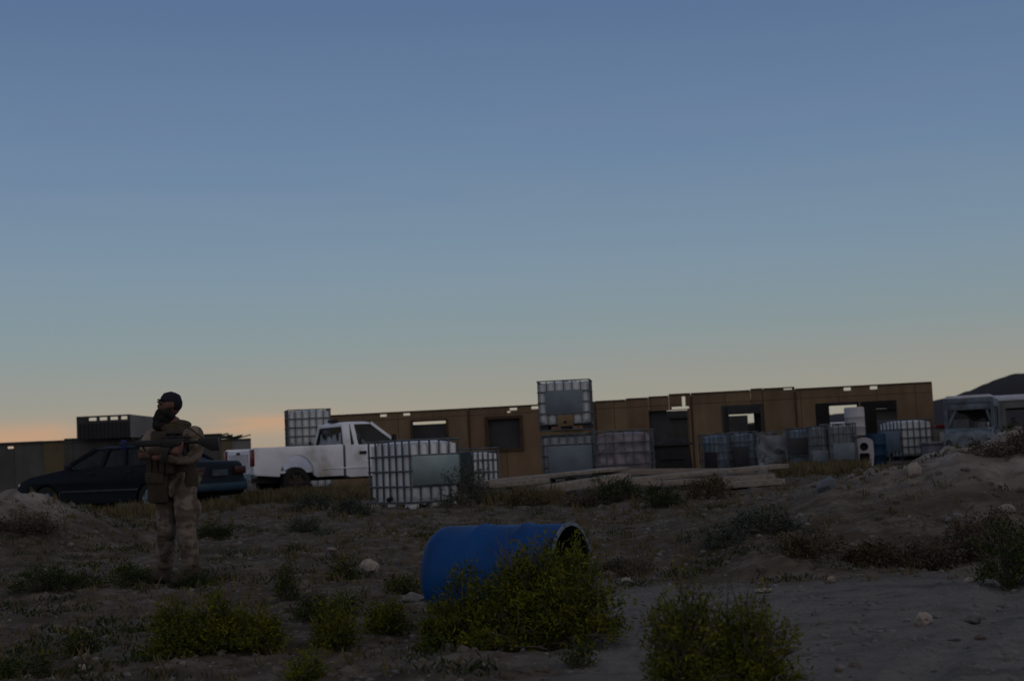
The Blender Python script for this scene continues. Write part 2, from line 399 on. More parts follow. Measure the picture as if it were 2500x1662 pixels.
# ------------------------------------------------------------------ walls with openings
def wall_cells(mb, u0, u1, z0, z1, holes, th, y0=0.0):
    us = sorted({u0, u1, *[min(max(h[k], u0), u1) for h in holes for k in (0, 1)]})
    zs = sorted({z0, z1, *[min(max(h[k], z0), z1) for h in holes for k in (2, 3)]})
    solid = {}
    for i in range(len(us) - 1):
        for j in range(len(zs) - 1):
            cu, cz = (us[i] + us[i + 1]) / 2, (zs[j] + zs[j + 1]) / 2
            if us[i + 1] - us[i] < 1e-4 or zs[j + 1] - zs[j] < 1e-4: solid[i, j] = None; continue
            solid[i, j] = not any(h[0] < cu < h[1] and h[2] < cz < h[3] for h in holes)
    for (i, j), ok in solid.items():
        if not ok: continue
        a, b, c, d = us[i], us[i + 1], zs[j], zs[j + 1]; f, k = y0, y0 + th
        mb.quad((a, f, c), (b, f, c), (b, f, d), (a, f, d)); mb.quad((b, k, c), (a, k, c), (a, k, d), (b, k, d))
        if not solid.get((i - 1, j)): mb.quad((a, k, c), (a, f, c), (a, f, d), (a, k, d))
        if not solid.get((i + 1, j)): mb.quad((b, f, c), (b, k, c), (b, k, d), (b, f, d))
        if not solid.get((i, j - 1)): mb.quad((a, k, c), (b, k, c), (b, f, c), (a, f, c))
        if not solid.get((i, j + 1)): mb.quad((a, f, d), (b, f, d), (b, k, d), (a, k, d))
def wallframe(pa, Da, pb, Db):
    A = at(pa, Da); B = at(pb, Db); e = (B - A); e.z = 0; Ln = e.length; e.normalize(); n = Vector((e.y, -e.x, 0))
    if n.y > 0: n = -n
    def uz(px, py, off=0):
        d = ray(px, py); A2 = A - n * off; t = (A2 - EYE).dot(n) / d.dot(n); p = EYE + d * t; return ((p - A2).dot(e), p.z)
    return A, e, Ln, uz
def long_building():
    A, e, Ln, uz = wallframe(806, 48.5, 2274, 46)
    root = empty('plywood_building', (A.x, A.y, 0), math.atan2(e.y, e.x), label='long low roofless brown plywood building with rows of openings behind the tanks', cat='building')
    def rect(x0, y0, x1, y1, off=0):
        mx_, my = (x0 + x1) / 2, (y0 + y1) / 2
        return (uz(x0, my, off)[0], uz(x1, my, off)[0], uz(mx_, y1, off)[1], uz(mx_, y0, off)[1])
    holes = [rect(926, 1011, 944, 1017), rect(983, 1008, 1001, 1014), rect(1243, 995, 1262, 1001), rect(1237, 1003, 1246, 1007), rect(1296, 991, 1315, 998),
             rect(2060, 945, 2078, 953), rect(2124, 942, 2143, 950), rect(1913, 947, 1934, 951),
             rect(1008, 1028, 1090, 1100), rect(1192, 1022, 1270, 1094),
             rect(1640, 992, 1682, 998), rect(1665, 967, 1673, 992), rect(1588, 1001, 1683, 1170), rect(1764, 990, 1772, 996),
             rect(1768, 992, 1859, 1072), rect(1992, 982, 2100, 1064), rect(2103, 978, 2192, 1064)]
    secs = [(806, 1143, 978, 1007), (1143, 1330, 1235, 993.5), (1330, 1452, 1440, 983), (1452, 1527, 1490, 979.5), (1527, 1582, 1550, 974), (1582, 1632, 1605, 969.5),
            (1632, 1686, 1660, 963), (1686, 1832, 1760, 958), (1832, 1862, 1850, 950.5), (1862, 1940, 1900, 948.5), (1940, 2276, 2108, 942.5)]
    zb = .05
    for i, (a, b, c, ty) in enumerate(secs):
        ua, ub, zt = uz(a, ty)[0], uz(b, ty)[0], uz(c, ty)[1]
        mb = MB(); wall_cells(mb, ua, ub - .003, zb, zt, holes, .14, .012 * (i % 3))
        mb.build('wall_panel', M['osb'] if i in (0, 3, 7, 9) else M['osb2'], root)
        mb = MB(); mb.box(((ua + ub) / 2, .06 + .012 * (i % 3), zt + .02), (ub - ua - .02, .19, .035)); mb.build('top_plate', M['brown_frame'], root)
        if i in (1, 3, 7, 10): MB().box((ua, -.012, (zb + zt) / 2 - .03), (.07, .03, zt - zb - .06)).build('batten', M['brown_frame'], root)
    # window boards and frames
    def frame(x0, y0, x1, y1, m, t=.07):
        a, b, c, d = rect(x0, y0, x1, y1); mb = MB()
        mb.box(((a + b) / 2, -.02, d + t / 2), (b - a + 2 * t, .05, t)); mb.box(((a + b) / 2, -.02, c - t / 2), (b - a + 2 * t, .05, t))
        mb.box((a - t / 2, -.02, (c + d) / 2), (t, .05, d - c)); mb.box((b + t / 2, -.02, (c + d) / 2), (t, .05, d - c))
        return mb.build('window_frame', m, root)
    def board(x0, y0, x1, y1, m, off, name='window_board', th=.03):
        a, b, c, d = rect(x0, y0, x1, y1, off)
        return MB().box(((a + b) / 2, off, (c + d) / 2), (b - a, th, d - c)).build(name, m, root)
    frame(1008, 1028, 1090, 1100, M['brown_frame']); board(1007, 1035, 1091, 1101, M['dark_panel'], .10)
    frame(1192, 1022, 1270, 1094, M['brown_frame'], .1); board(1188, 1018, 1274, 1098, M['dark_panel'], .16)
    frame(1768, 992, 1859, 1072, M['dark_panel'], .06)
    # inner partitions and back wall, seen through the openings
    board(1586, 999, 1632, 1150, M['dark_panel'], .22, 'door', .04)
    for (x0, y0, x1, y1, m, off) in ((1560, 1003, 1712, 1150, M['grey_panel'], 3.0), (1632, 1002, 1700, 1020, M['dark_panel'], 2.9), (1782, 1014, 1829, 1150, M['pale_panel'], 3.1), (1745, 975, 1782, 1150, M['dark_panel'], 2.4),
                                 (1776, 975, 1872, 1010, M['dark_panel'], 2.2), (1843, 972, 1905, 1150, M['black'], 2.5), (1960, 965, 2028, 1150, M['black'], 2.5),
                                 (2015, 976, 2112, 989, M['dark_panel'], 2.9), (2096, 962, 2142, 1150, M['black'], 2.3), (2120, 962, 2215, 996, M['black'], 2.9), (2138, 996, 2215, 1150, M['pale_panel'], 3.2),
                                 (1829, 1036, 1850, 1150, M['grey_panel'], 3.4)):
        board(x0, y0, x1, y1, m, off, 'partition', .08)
    # end wall
    ub = uz(2276, 940)[0]; zt = uz(2270, 938)[1]
    MB().box((ub - .045, 3.3, (zt + zb) / 2 - .02), (.09, 6.2, zt - zb - .04)).build('end_wall', M['ochre'], root)
long_building()

def left_building():
    A, e, Ln, uz = wallframe(-330, 60, 612, 62)
    root = empty('grey_building', (A.x, A.y, 0), math.atan2(e.y, e.x), label='long low grey walled building with ochre panels behind the dark car', cat='building')
    segs = [(-330, 105, 1082, 'grey_panel', 30), (105, 157, 1078, 'ochre', 130), (157, 400, 1067, 'grey_panel', 300), (400, 540, 1063, 'grey_panel', 480), (540, 566, 1074, 'ochre', 555), (566, 612, 1073, 'pale_panel', 590)]
    for i, (a, b, ty, m, c) in enumerate(segs):
        ua, ub, zt = uz(a, ty)[0], uz(b, ty)[0], uz(c, ty)[1]
        a0, a1 = uz(17, 1085), uz(33, 1085); holes = [(a0[0], a1[0], zt - .22, zt - .12)] if i == 0 else []
        mb = MB(); wall_cells(mb, ua, ub - .003, .05, zt, holes, .16, .015 * (i % 2)); mb.build('wall_panel', M[m], root)
        MB().box(((ua + ub) / 2, .08, zt + .025), (ub - ua, .26, .05)).build('top_plate', M['dark_panel'], root)
    MB().box((uz(612, 1070)[0] - .08, 2.9, .9), (.15, 5.4, 1.7)).build('end_wall', M['grey_panel'], root)
    mb = MB(); rng = random.Random(3)
    for k in range(26):
        u0, z0 = uz(rng.uniform(498, 575), 1066); mb.beam((u0, .5 + rng.random(), z0 - .05), (u0 + rng.uniform(-.9, .9), .5 + rng.random(), z0 + rng.uniform(-.05, .16)), .06, .05)
    mb.build('roof_debris', M['black'], root)
    return uz
uzl = left_building()
def roof_box():
    q = P(318, 1067, 60.6); root = empty('rooftop_box', (q.x, q.y + .05, q.z), R(0), label='dark ribbed box with open slots along its top edge standing on the grey building', cat='shelter')
    s = FPX / 60.6; w_ = 131 / s; h = 56 / s; Lx = -w_; dx = 42 / s
    mb = MB(); mb.quad((Lx, 0, 0), (0, 0, 0), (0, 0, h - .2), (Lx, 0, h - .2))
    mb = MB()
    mb.box((Lx / 2, .03, (h - .2) / 2), (w_, .06, h - .2)); mb.box((Lx / 2, .03, h - .03), (w_, .06, .07))
    for k in range(6): mb.box((Lx + w_ * (k + .0) / 5 + (.06 if k == 0 else -.06 if k == 5 else 0), .03, h - .13), (.13, .06, .15))
    mb.box((Lx + .25, .03, h - .13), (.5, .058, .15))
    mb.build('front_panel', M['dark_panel'], root)
    mb = MB()
    for k in range(13): mb.box((Lx + .12 + k * (w_ - .2) / 12, -.03, (h - .3) / 2), (.07, .05, h - .32))
    mb.build('ribs', M['black'], root)
    mb = MB(); mb.prism([(0, 0), (dx, 0), (dx, h - .12), (0, h)], 0, 0.05)
    mb.v = [(x, y + 2.0 * x / dx, z) for x, y, z in mb.v]; mb.build('side_panel', M['pale_panel'], root)
    # rear low wall keeps the slots open to the sky
    MB().box((Lx / 2 + dx, 2.2, .25), (w_, .06, .5)).build('back_panel', M['grey_panel'], root)
roof_box()

# ------------------------------------------------------------------ bulk liquid tanks
def rrect(w_, d, r, z, n=3):
    pts = []
    for cx, cy, a0 in ((w_/2 - r, d/2 - r, 0), (-w_/2 + r, d/2 - r, 90), (-w_/2 + r, -d/2 + r, 180), (w_/2 - r, -d/2 + r, 270)):
        for k in range(n + 1):
            a = R(a0 + 90 * k / n); pts.append((cx + r * math.cos(a), cy + r * math.sin(a), z))
    return pts
def ibc(loc, rz, label, bottle='bottle', plates=(), pallet='dark', sag=0, bars=True, group='caged bulk liquid tanks', H=1.0, seed=0, tilt=0, wx=1.2, wy=1.0):
    root = empty('bulk_tank', loc, rz, label=label, cat='bulk tank', group=group)
    if tilt: root.rotation_euler.y = tilt
    rng = random.Random(seed)
    W, Dp, z0 = wx - .05, wy - .05, .16
    rg = [rrect(W * .9, Dp * .9, .12, z0 - .02), rrect(W, Dp, .12, z0 + .05), rrect(W, Dp, .12, z0 + H * .3), rrect(W, Dp, .12, z0 + H * .5), rrect(W, Dp, .12, z0 + H - .14), rrect(W * .96, Dp * .96, .12, z0 + H - .05), rrect(W * .6, Dp * .6, .12, z0 + H - .01)]
    if sag:
        rg = [[(x * (1 - sag * rng.uniform(.1, .5)), y * (1 - sag * rng.uniform(.1, .5)), z - sag * rng.random() * .25 * (z - z0)) for x, y, z in r_] for r_ in rg]
    MB().rings(rg).build('tank', M[bottle], root, smooth=True)
    # moulded vertical ribs
    mb = MB()
    for side, ln, n_ in ((0, wx, 6), (1, wy, 5)):
        for sg in (-1, 1):
            for k in range(n_):
                t = -ln / 2 + ln * (k + .5) / n_; ww = ln / n_ * .5
                if side == 0: mb.box((t, sg * (Dp / 2 - .004), z0 + H * .5), (ww, .03, H * .86))
                else: mb.box((sg * (W / 2 - .004), t, z0 + H * .5), (.03, ww, H * .86))
    if not sag: mb.build('tank_ribs', M[bottle], root, bevel=.012)
    MB().tube((0, 0, z0 + H - .02), (0, 0, z0 + H + .03), .09, n=14).build('cap', M['dark'], root)
    if bars:
        mb = MB(); hx, hy = wx / 2, wy / 2; jit = lambda: rng.uniform(-1, 1) * .03 * (1 if sag else .15)
        for side, ln, n_ in ((0, wx, 6), (1, wy, 5)):
            for sg in (-1, 1):
                for k in range(n_ + 1):
                    t = -ln / 2 + ln * k / n_
                    a = (t + jit(), sg * hy, z0 - .02); b = (t + jit(), sg * (hy + jit()), z0 + H + .01)
                    if side: a = (sg * hx, t + jit(), z0 - .02); b = (sg * (hx + jit()), t + jit(), z0 + H + .01)
                    mb.beam(a, b, .024)
        for z in (z0 - .01, z0 + .25, z0 + .5, z0 + .75, z0 + H):
            o_ = .012
            for sg in (-1, 1):
                mb.tube((-hx - o_, sg * (hy + o_), z + jit()), (hx + o_, sg * (hy + o_), z + jit()), .016, n=6)
                mb.tube((sg * (hx + o_), -hy - o_, z + jit()), (sg * (hx + o_), hy + o_, z + jit()), .016, n=6)
        for t in (-.25, .25): mb.tube((t, -hy, z0 + H + .012), (t, hy, z0 + H + .012), .012, n=6)
        mb.build('cage', M['galv'], root)
    # pallet
    mb = MB(); hx, hy = wx / 2 - .01, wy / 2 - .01
    mb.box((0, 0, .135), (wx - .02, wy - .02, .03))
    for x in (-1, 0, 1):
        for y in (-1, 0, 1): mb.box((x * (hx - .09), y * (hy - .07), .07), (.2, .14, .1))
    mb.build('pallet', M[pallet], root, bevel=.006)
    mb = MB()
    for sg in (-1, 1):
        mb.tube((-hx, sg * hy, .018), (hx, sg * hy, .018), .017, n=6); mb.tube((sg * hx, -hy, .018), (sg * hx, hy, .018), .017, n=6)
    mb.build('skid_rail', M['galv'], root)
    for (sd, a0, a1, b0, b1, m) in plates:      # side, span fractions, height fractions
        z_0, z_1 = z0 + H * b0, z0 + H * b1
        if sd in 'fb':
            sg = -1 if sd == 'f' else 1; xa, xb = -wx/2 + wx * a0, -wx/2 + wx * a1
            p = MB().box(((xa + xb) / 2, sg * (wy / 2 + .034), (z_0 + z_1) / 2), (xb - xa, .012, z_1 - z_0))
        else:
            sg = -1 if sd == 'l' else 1; ya, yb = -wy/2 + wy * a0, -wy/2 + wy * a1
            p = MB().box((sg * (wx / 2 + .034), (ya + yb) / 2, (z_0 + z_1) / 2), (.012, yb - ya, z_1 - z_0))
        p.build('label_plate', M[m], root, bevel=.003)
    MB().tube((0, -wy / 2 + .04, z0 + .06), (0, -wy / 2 - .06, z0 + .03), .035, n=10).build('valve', M['dark'], root)
    return root
def put(px, D, dz=0):
    p = at(px, D); return (p.x, p.y, G(p.x, p.y) - .02 + dz)
# near tank: corner towards the viewer
ibc(put(1015, 24.0), R(-51), 'nearest caged white tank with a pale metal sheet covering its right side', plates=(('r', .02, .97, .26, .74, 'plate'),), pallet='bottle', seed=1)
# stack behind the pickup cab
p = put(757, 41)
ibc(p, R(12), 'lower tank of the pair hidden behind the white pickup cab', seed=2)
ibc((p[0], p[1], p[2] + 1.18), R(14), 'upper caged tank rising behind the cab of the white pickup', seed=3)
# tall stack of two
p = put(1394, 33.6)
a_ = R(-6)
ibc(p, a_, 'lower tank of the tall two-high stack, with a grey-blue panel', plates=(('f', .12, .97, 0.02, .74, 'plate_blue'),), seed=4, bottle='bottle_grey', H=.98)
MB().box((p[0] - .15, p[1] - .4, p[2] + 1.2), (.95, .1, .07)).build('plank', M['cardboard']).__setitem__('label', 'short ochre board wedged between the two stacked tanks')
bpy.data.objects['plank']['category'] = 'board'
t_ = ibc((p[0] - .03, p[1], p[2] + 1.235), a_, 'topmost tank standing against the sky on the tall stack', plates=(('f', .14, .86, .22, .78, 'plate_blue'), ('f', .36, .66, -.06, .2, 'cardboard')), seed=5)
ibc(put(1522, 33.4), R(4), 'mauve stained tank right of the tall stack', bottle='bottle_mauve', seed=6, sag=.18, wx=1.36)
# row by the building
ibc(put(1757, 41), R(-30), 'blue tinted tank at the left of the far row, beside the black pile', bottle='bottle_blue', seed=7, sag=.3, wx=.85, wy=.7, plates=(('f', .2, .6, .02, .5, 'drum_in'),))
ibc(put(1815, 41), R(-18), 'second blue tinted tank of the far row with a flat dark plate for a recess', bottle='bottle_blue', seed=8, sag=.2, wx=.8, wy=.7, plates=(('f', .25, .8, .02, .6, 'dark_panel'),))  # recess drawn as a dark plate laid on the front face
ibc(put(1962, 39.3), R(-20), 'blue-grey tank right of the crumpled plastic sheet', bottle='bottle_blue', seed=9, sag=.2, wx=.72, wy=.8, plates=(('f', .05, .95, .3, .75, 'dark_panel'),))
ibc(put(2001, 38.7), R(-6), 'pale grey narrow tank in the middle of the far row', bottle='bottle_grey', seed=10, sag=.1, wx=.52, wy=.8, plates=(('f', .1, .9, .0, .36, 'plate_blue'),))
ibc(put(2051, 38.5), R(5), 'grey dented tank left of the white drum', bottle='bottle_grey', seed=11, sag=.3, wx=.72, wy=.8, plates=(('f', .1, .9, .05, .5, 'plate_blue'),))
ibc(put(2216, 41.2, .12), R(-74), 'ribbed white tank near the right end of the building with a blue-grey left side', seed=12, plates=(('f', .0, .97, .12, .72, 'plate_blue'),))

def crumpled():
    root = empty('crushed_tank', put(1893, 40), 0, label='crushed tank under crumpled shiny plastic sheeting between blue tanks', cat='crushed tank')
    rng = random.Random(5); nx, nz_ = 18, 14; v = []
    for j in range(nz_ + 1):
        for i in range(nx + 1):
            x = -.5 + i / nx; z = j / nz_ * (1.0 + .08 * math.sin(i * .9))
            y = -.38 + .20 * fb(x * 2 + z, z * 2, 1.6, 4) + .35 * z * z * .6
            v.append((x * (1.02 - .1 * z), y, z + .05 * fb(x, z, 3)))
    MB().add(v, [(j * (nx + 1) + i, j * (nx + 1) + i + 1, (j + 1) * (nx + 1) + i + 1, (j + 1) * (nx + 1) + i) for j in range(nz_) for i in range(nx)]).build('plastic_sheet', mat('crumpled_sheet', (.30, .33, .35), (.10, .12, .14), 5, .3, stretch=(1, 1, .6)), root)
    rg = [[(x + .03 * math.sin(z * 9), y, z * .96) for x, y, z in rrect(.9, .7, .1, z_)] for z_ in (.0, .3, .6, .9, 1.0)]
    MB().rings(rg).build('tank', M['bottle_grey'], root, smooth=True)
    mb = MB(); mb.beam((-.5, -.42, 1.02), (-.05, -.5, .55), .1, .03); mb.beam((-.4, -.45, 1.0), (.0, -.5, .5), .04, .03); mb.build('bent_strip', M['pale_panel'], root)
    mb = MB(); mb.beam((-.52, -.2, 1.03), (.5, -.25, 1.07), .05); mb.beam((.48, -.4, .9), (.5, -.3, 0), .04); mb.beam((.1, -.55, .35), (.5, -.5, 0), .05); mb.build('bent_frame', M['galv'], root)
crumpled()

def black_pile():
    p = put(1641, 41); mb = MB(); rg = []
    rng = random.Random(9); prof = [(1.0, 0), (1.02, .2), (1.0, .5), (.95, .75), (.86, .9), (.55, 1.0), (.15, 1.03)]
    for k, z in prof:
        rg.append([(x * k + .04 * fb(x * 2, z * 3, 1.7), y * k, z * (1 + .05 * math.sin(x * 3 + 1))) for x, y, _ in rrect(1.12, .9, .2, 0, 5)])
    o = mb.rings(rg).build('plastic_bin', mat('black_bin', (.008, .008, .010), (.012, .012, .014), 4, .75, bump=.6, bscale=5, dist=.05), smooth=True)
    o.location = p; tag(o, 'large black lidded bin standing in front of the doorway', 'bin')
    MB().rings([[(x, y, z) for x, y, _ in rrect(1.2, .96, .2, 0, 5)] for z in (.86, .92)]).build('lid', M['dark'], o)
    MB().beam((-.35, -.5, .5), (.35, -.5, .5), .04).build('handle', M['dark'], o)
black_pile()

def lathe(prof, n=36, axis='z'):
    rg = [[(r * math.cos(2 * math.pi * i / n), r * math.sin(2 * math.pi * i / n), z) for i in range(n)] for r, z in prof]
    return rg
def drum_up(name, loc, m, label, r=.29, h=.88):
    root = empty(name, loc, 0, label=label, cat='drum')
    prof = [(r * .9, 0), (r, .02), (r, h * .3), (r + .012, h * .32), (r, h * .34), (r, h * .64), (r + .012, h * .66), (r, h * .68), (r, h * .95), (r * .93, h), (r * .9, h - .015)]
    MB().rings(lathe(prof)).build('shell', M[m], root, smooth=True)
    MB().tube((r * .5, 0, h - .01), (r * .5, 0, h + .015), .03, n=10).build('bung', M['dark'], root)
    return root
M['white_plastic'] = mat('white_plastic', (.42, .42, .45), (.33, .33, .36), 3, .6)
p = put(2094, 39.6)
drum_up('steel_drum', p, 'dark', 'black drum beneath the white drum at the end of the row', .3, .87)
q = drum_up('plastic_drum', (p[0], p[1], p[2] + .89), 'white_plastic', 'plain white drum standing on top of the black drum', .275, .8)
M['teal'] = mat('dark_teal_plastic', (.008, .045, .10), (.006, .03, .07), 3, .6)
drum_up('plastic_drum', put(2141, 40), 'teal', 'upright blue drum between the white frame and the ribbed tank')
M['dark_green'] = mat('dark_green_sheet', (.035, .05, .045), (.025, .036, .032), 3, .7)
ibc(put(1160, 30.5), R(-58), 'small caged tank with a dark green left side, between the near tank and the planks', plates=(('f', 0, 1, .0, .98, 'dark_green'),), seed=21, H=.68, wx=1.0, wy=.62)

def white_frame():
    root = empty('plastic_stand', put(2113, 38.4), R(-8), label='upright white plastic frame with a round hole above a square hole', cat='frame')
    # outline with two holes via bmesh triangle fill
    def arc(cx, cz, r, n, a0=0, a1=360, rz_=None): return [(cx + r * math.cos(R(a0 + (a1 - a0) * k / n)), cz + (rz_ or r) * math.sin(R(a0 + (a1 - a0) * k / n))) for k in range(n)]
    outer = [(-.21, .0), (-.25, .35), (-.24, .66)] + [(-.24 + .24 * (1 - math.cos(R(a))), .66 + .13 * math.sin(R(a))) for a in (20, 45, 70, 90)] + [(.24 - .24 * (1 - math.cos(R(a))), .66 + .13 * math.sin(R(a))) for a in (70, 45, 20)] + [(.24, .66), (.25, .35), (.21, 0), (.13, .0), (.08, .08), (-.08, .08), (-.13, 0)]
    h1 = arc(0, .54, .115, 20); h2 = [(-.13, .14), (.13, .14), (.14, .34), (.09, .37), (-.09, .37), (-.14, .34)]
    bm = bmesh.new(); es = []
    for loop in (outer, h1, h2):
        vs = [bm.verts.new((x, 0, z)) for x, z in loop]
        es += [bm.edges.new((vs[i], vs[(i + 1) % len(vs)])) for i in range(len(vs))]
    bmesh.ops.triangle_fill(bm, edges=es, use_beauty=True)
    g = bmesh.ops.extrude_face_region(bm, geom=bm.faces[:]); bmesh.ops.translate(bm, vec=(0, .16, 0), verts=[v for v in g['geom'] if isinstance(v, bmesh.types.BMVert)])
    bmesh.ops.recalc_face_normals(bm, faces=bm.faces)
    me = bpy.data.meshes.new('shell'); bm.to_mesh(me); bm.free(); o = bpy.data.objects.new('shell', me); col.objects.link(o); me.materials.append(M['white_plastic']); o.parent = root
    MB().box((0, .175, .4), (.42, .02, .66)).build('backing', M['dark'], root)
white_frame()

# ------------------------------------------------------------------ foreground blue drum lying on its side
def lying_drum():
    c = at(1242, 8.95); root = empty('blue_drum', (c.x, c.y, G(c.x, c.y) + .325), 0, label='big blue drum lying on its side, open end to the right', cat='drum')
    r = .30; h = .90; n = 64
    prof = [(.02, 0), (r * .80, 0), (r * .87, -.012), (r * .90, -.008), (r * .965, .02), (r * .99, .045), (r, .08), (r, .29), (r + .010, .305), (r + .010, .325), (r, .34), (r, .59), (r + .010, .605), (r + .010, .625), (r, .64), (r, h), (r - .012, h)]
    o = MB().rings(lathe(prof, n), cap=False).build('shell', M['drum'], root, smooth=True)
    i_ = MB().rings(lathe([(r - .012, h - .001), (r - .013, .4), (r - .014, .05), (.03, .03)], n), cap=False).build('inside', M['drum_in'], root, smooth=True)
    rim = MB().rings(lathe([(r - .014, h - .006), (r + .007, h - .006), (r + .007, h + .008), (r - .014, h + .008)], n), cap=False, closed=True).build('rim', M['drum_rim'], root, smooth=True)
    tabs = MB().box((-.17, -.253, h - .0), (.035, .03, .05)).build('latch', M['drum_rim'], root)
    yaw = R(-27)
    d = Vector((math.cos(yaw), math.sin(yaw), 0)); q = d.to_track_quat('Z', 'Y').to_matrix().to_4x4()
    for x in (o, i_, rim, tabs): x.matrix_local = Matrix.Translation(-d * h / 2) @ q
lying_drum()

# ------------------------------------------------------------------ vehicles
def arcpts(cx, cz, r, n=10, rz_=None):      # over the wheel, from front (+x) to rear
    return [(cx + r * math.cos(R(a)), cz + (rz_ or r) * math.sin(R(a))) for a in [180 * k / n for k in range(n + 1)]]
def wheel(parent, x, y, z, r, wd, sg, hub=True, rm='rim'):
    mb = MB(); n = 28
    rg = []
    for rr, yy in ((r * .62, -.5), (r * .93, -.5), (r, -.34), (r, .34), (r * .93, .5), (r * .62, .5)):
        rg.append([(rr * math.cos(2 * math.pi * k / n), yy * wd, rr * math.sin(2 * math.pi * k / n)) for k in range(n)])
    w0 = bpy.data.objects.new('wheel', None); col.objects.link(w0); w0.parent = parent; w0.location = (x, y, z)
    mb.rings(rg, cap=False, closed=True).build('tyre', M['tyre'], w0, smooth=True)
    if hub:
        mb = MB(); yy = sg * wd * .42
        rg = [[(rr * math.cos(2 * math.pi * k / n), y2, rr * math.sin(2 * math.pi * k / n)) for k in range(n)] for rr, y2 in ((r * .63, yy), (r * .55, yy * .7), (r * .2, yy * .9), (.01, yy))]
        mb.rings(rg, cap=False)
        for k in range(6): a = math.pi * k / 3; mb.beam((r * .15 * math.cos(a), yy * .95, r * .15 * math.sin(a)), (r * .6 * math.cos(a), yy, r * .6 * math.sin(a)), .05, .03, up=(0, 1, 0))
        mb.build('rim', M[rm], w0, smooth=False)
def cabin(root, base, roof, wb, wr, m, pillars, zb, zr, th=.05, rear_glass=True, name='roof'):
    """base=(x_rear,x_front) at belt, roof=(x_rear,x_front); pillars list of (xb,xr)"""
    mb = MB()
    mb.rings([[(x, y, z) for x, y, _ in [(roof[0] - a, -wr - b, 0), (roof[1] + a, -wr - b, 0), (roof[1] + a, wr + b, 0), (roof[0] - a, wr + b, 0)]] for z, a, b in ((zr - .05, .03, .02), (zr - .01, .0, .0), (zr + .025, -.12, -.12))])
    mb.build(name, M[m], root, bevel=.02)
    for sg in (-1, 1):
        for xb, xr, t in pillars:
            MB().beam((xb, sg * wb, zb), (xr, sg * wr, zr - .02), t, .05, up=(0, 1, 0)).build('pillar', M[m], root)
    # side glass
    for sg in (-1, 1):
        for (a, b) in zip(pillars, pillars[1:]):
            MB().quad((a[0], sg * (wb - .012), zb), (b[0], sg * (wb - .012), zb), (b[1], sg * (wr - .012), zr - .03), (a[1], sg * (wr - .012), zr - .03)).build('side_window', M['glass'], root)
    MB().quad((base[1], -wb + .03, zb), (base[1], wb - .03, zb), (roof[1], wr - .03, zr - .03), (roof[1], -wr + .03, zr - .03)).build('windscreen', M['glass'], root)
    if rear_glass: MB().quad((base[0], -wb + .03, zb), (base[0], wb - .03, zb), (roof[0], wr - .03, zr - .03), (roof[0], -wr + .03, zr - .03)).build('rear_window', M['glass'], root)

def dark_car():
    c = at(472, 28.0); a = R(151); hd = Vector((math.cos(a), math.sin(a), 0)); rt = Vector((hd.y, -hd.x, 0))
    ctr = Vector((c.x, c.y, 0)) + hd * 2.52 + rt * .86
    root = empty('parked_car', (ctr.x, ctr.y, Gs(ctr.x, ctr.y) - .08), a, label='dark blue saloon car parked nose left behind the armed man', cat='car'); root.scale = (1.07, 1, .98)
    out = [(-2.22, .30), (-2.34, .40), (-2.36, .56), (-2.30, .64), (-2.28, .92), (-2.2, .99), (-1.62, 1.02), (-.8, 1.0), (.95, .97), (1.25, .93), (1.9, .84), (2.2, .74), (2.3, .6), (2.36, .5), (2.33, .32), (2.2, .24), (1.80, .24)] \
        + arcpts(1.42, .28, .37)[0:] + [(1.03, .22), (-.95, .22)] + arcpts(-1.32, .28, .37) + [(-1.72, .26)]
    def tum(x, y, z):
        k = 1 - .10 * sm(1.6, 2.4, abs(x)) - .05 * sm(.6, 1.0, z)
        return (x, y * k, z)
    mb = MB(); mb.prism(out, -.86, .86, tum); mb.build('body', M['blue_paint'], root, bevel=.025)
    cabin(root, (-1.65, 1.0), (-.85, .25), .76, .60, 'blue_paint', [(-1.5, -.85, .16), (-.62, -.5, .05), (.0, -.05, .09), (.98, .28, .07)], .99, 1.39)
    for x in (1.42, -1.32):
        for sg in (-1, 1): wheel(root, x, sg * .78, .31, .31, .19, sg)
    for sg in (-1, 1):
        MB().box((-2.29, sg * .62, .80), (.10, .34, .16)).build('tail_light', mat('dull_red_lens', (.05, .006, .006), (.03, .006, .006), 8, .4), root, bevel=.02)
        MB().box((2.22, sg * .58, .64), (.16, .34, .13)).build('headlight', M['bottle'], root, bevel=.02)
        MB().box((.78, sg * .88, 1.02), (.10, .16, .10)).build('wing_mirror', M['black'], root, bevel=.02)
        for x in (.25, -.75): MB().box((x, sg * .845, .86), (.16, .03, .03)).build('door_handle', M['black'], root)
        MB().box((-.02, sg * .868, .50), (2.0, .02, .035)).build('trim_strip', mat('dull_trim', (.035, .045, .055), (.02, .025, .03), 9, .5), root)
    MB().box((-2.34, 0, .47), (.14, 1.5, .17)).build('rear_bumper', mat('blue_bumper', (.012, .035, .06), None, 4, .5), root, bevel=.04)
    MB().box((-2.31, 0, .76), (.04, .46, .13)).build('number_plate', mat('dirty_plate', (.05, .07, .085), (.03, .045, .055), 9, .7), root)
    MB().box((2.34, 0, .40), (.12, 1.5, .18)).build('front_bumper', M['black'], root, bevel=.04)
    for sg in (-1, 1):
        MB().box((.1, sg * .36, .75), (.5, .48, .3)).box((-.2, sg * .36, 1.0), (.14, .44, .5)).box((-.2, sg * .36, 1.27), (.09, .24, .14)).build('seat', M['seat'], root, bevel=.04)
    MB().tube((.55, .36, .95), (.62, .36, .93), .18, n=16).build('steering_wheel', M['black'], root)
    return root
dark_car()

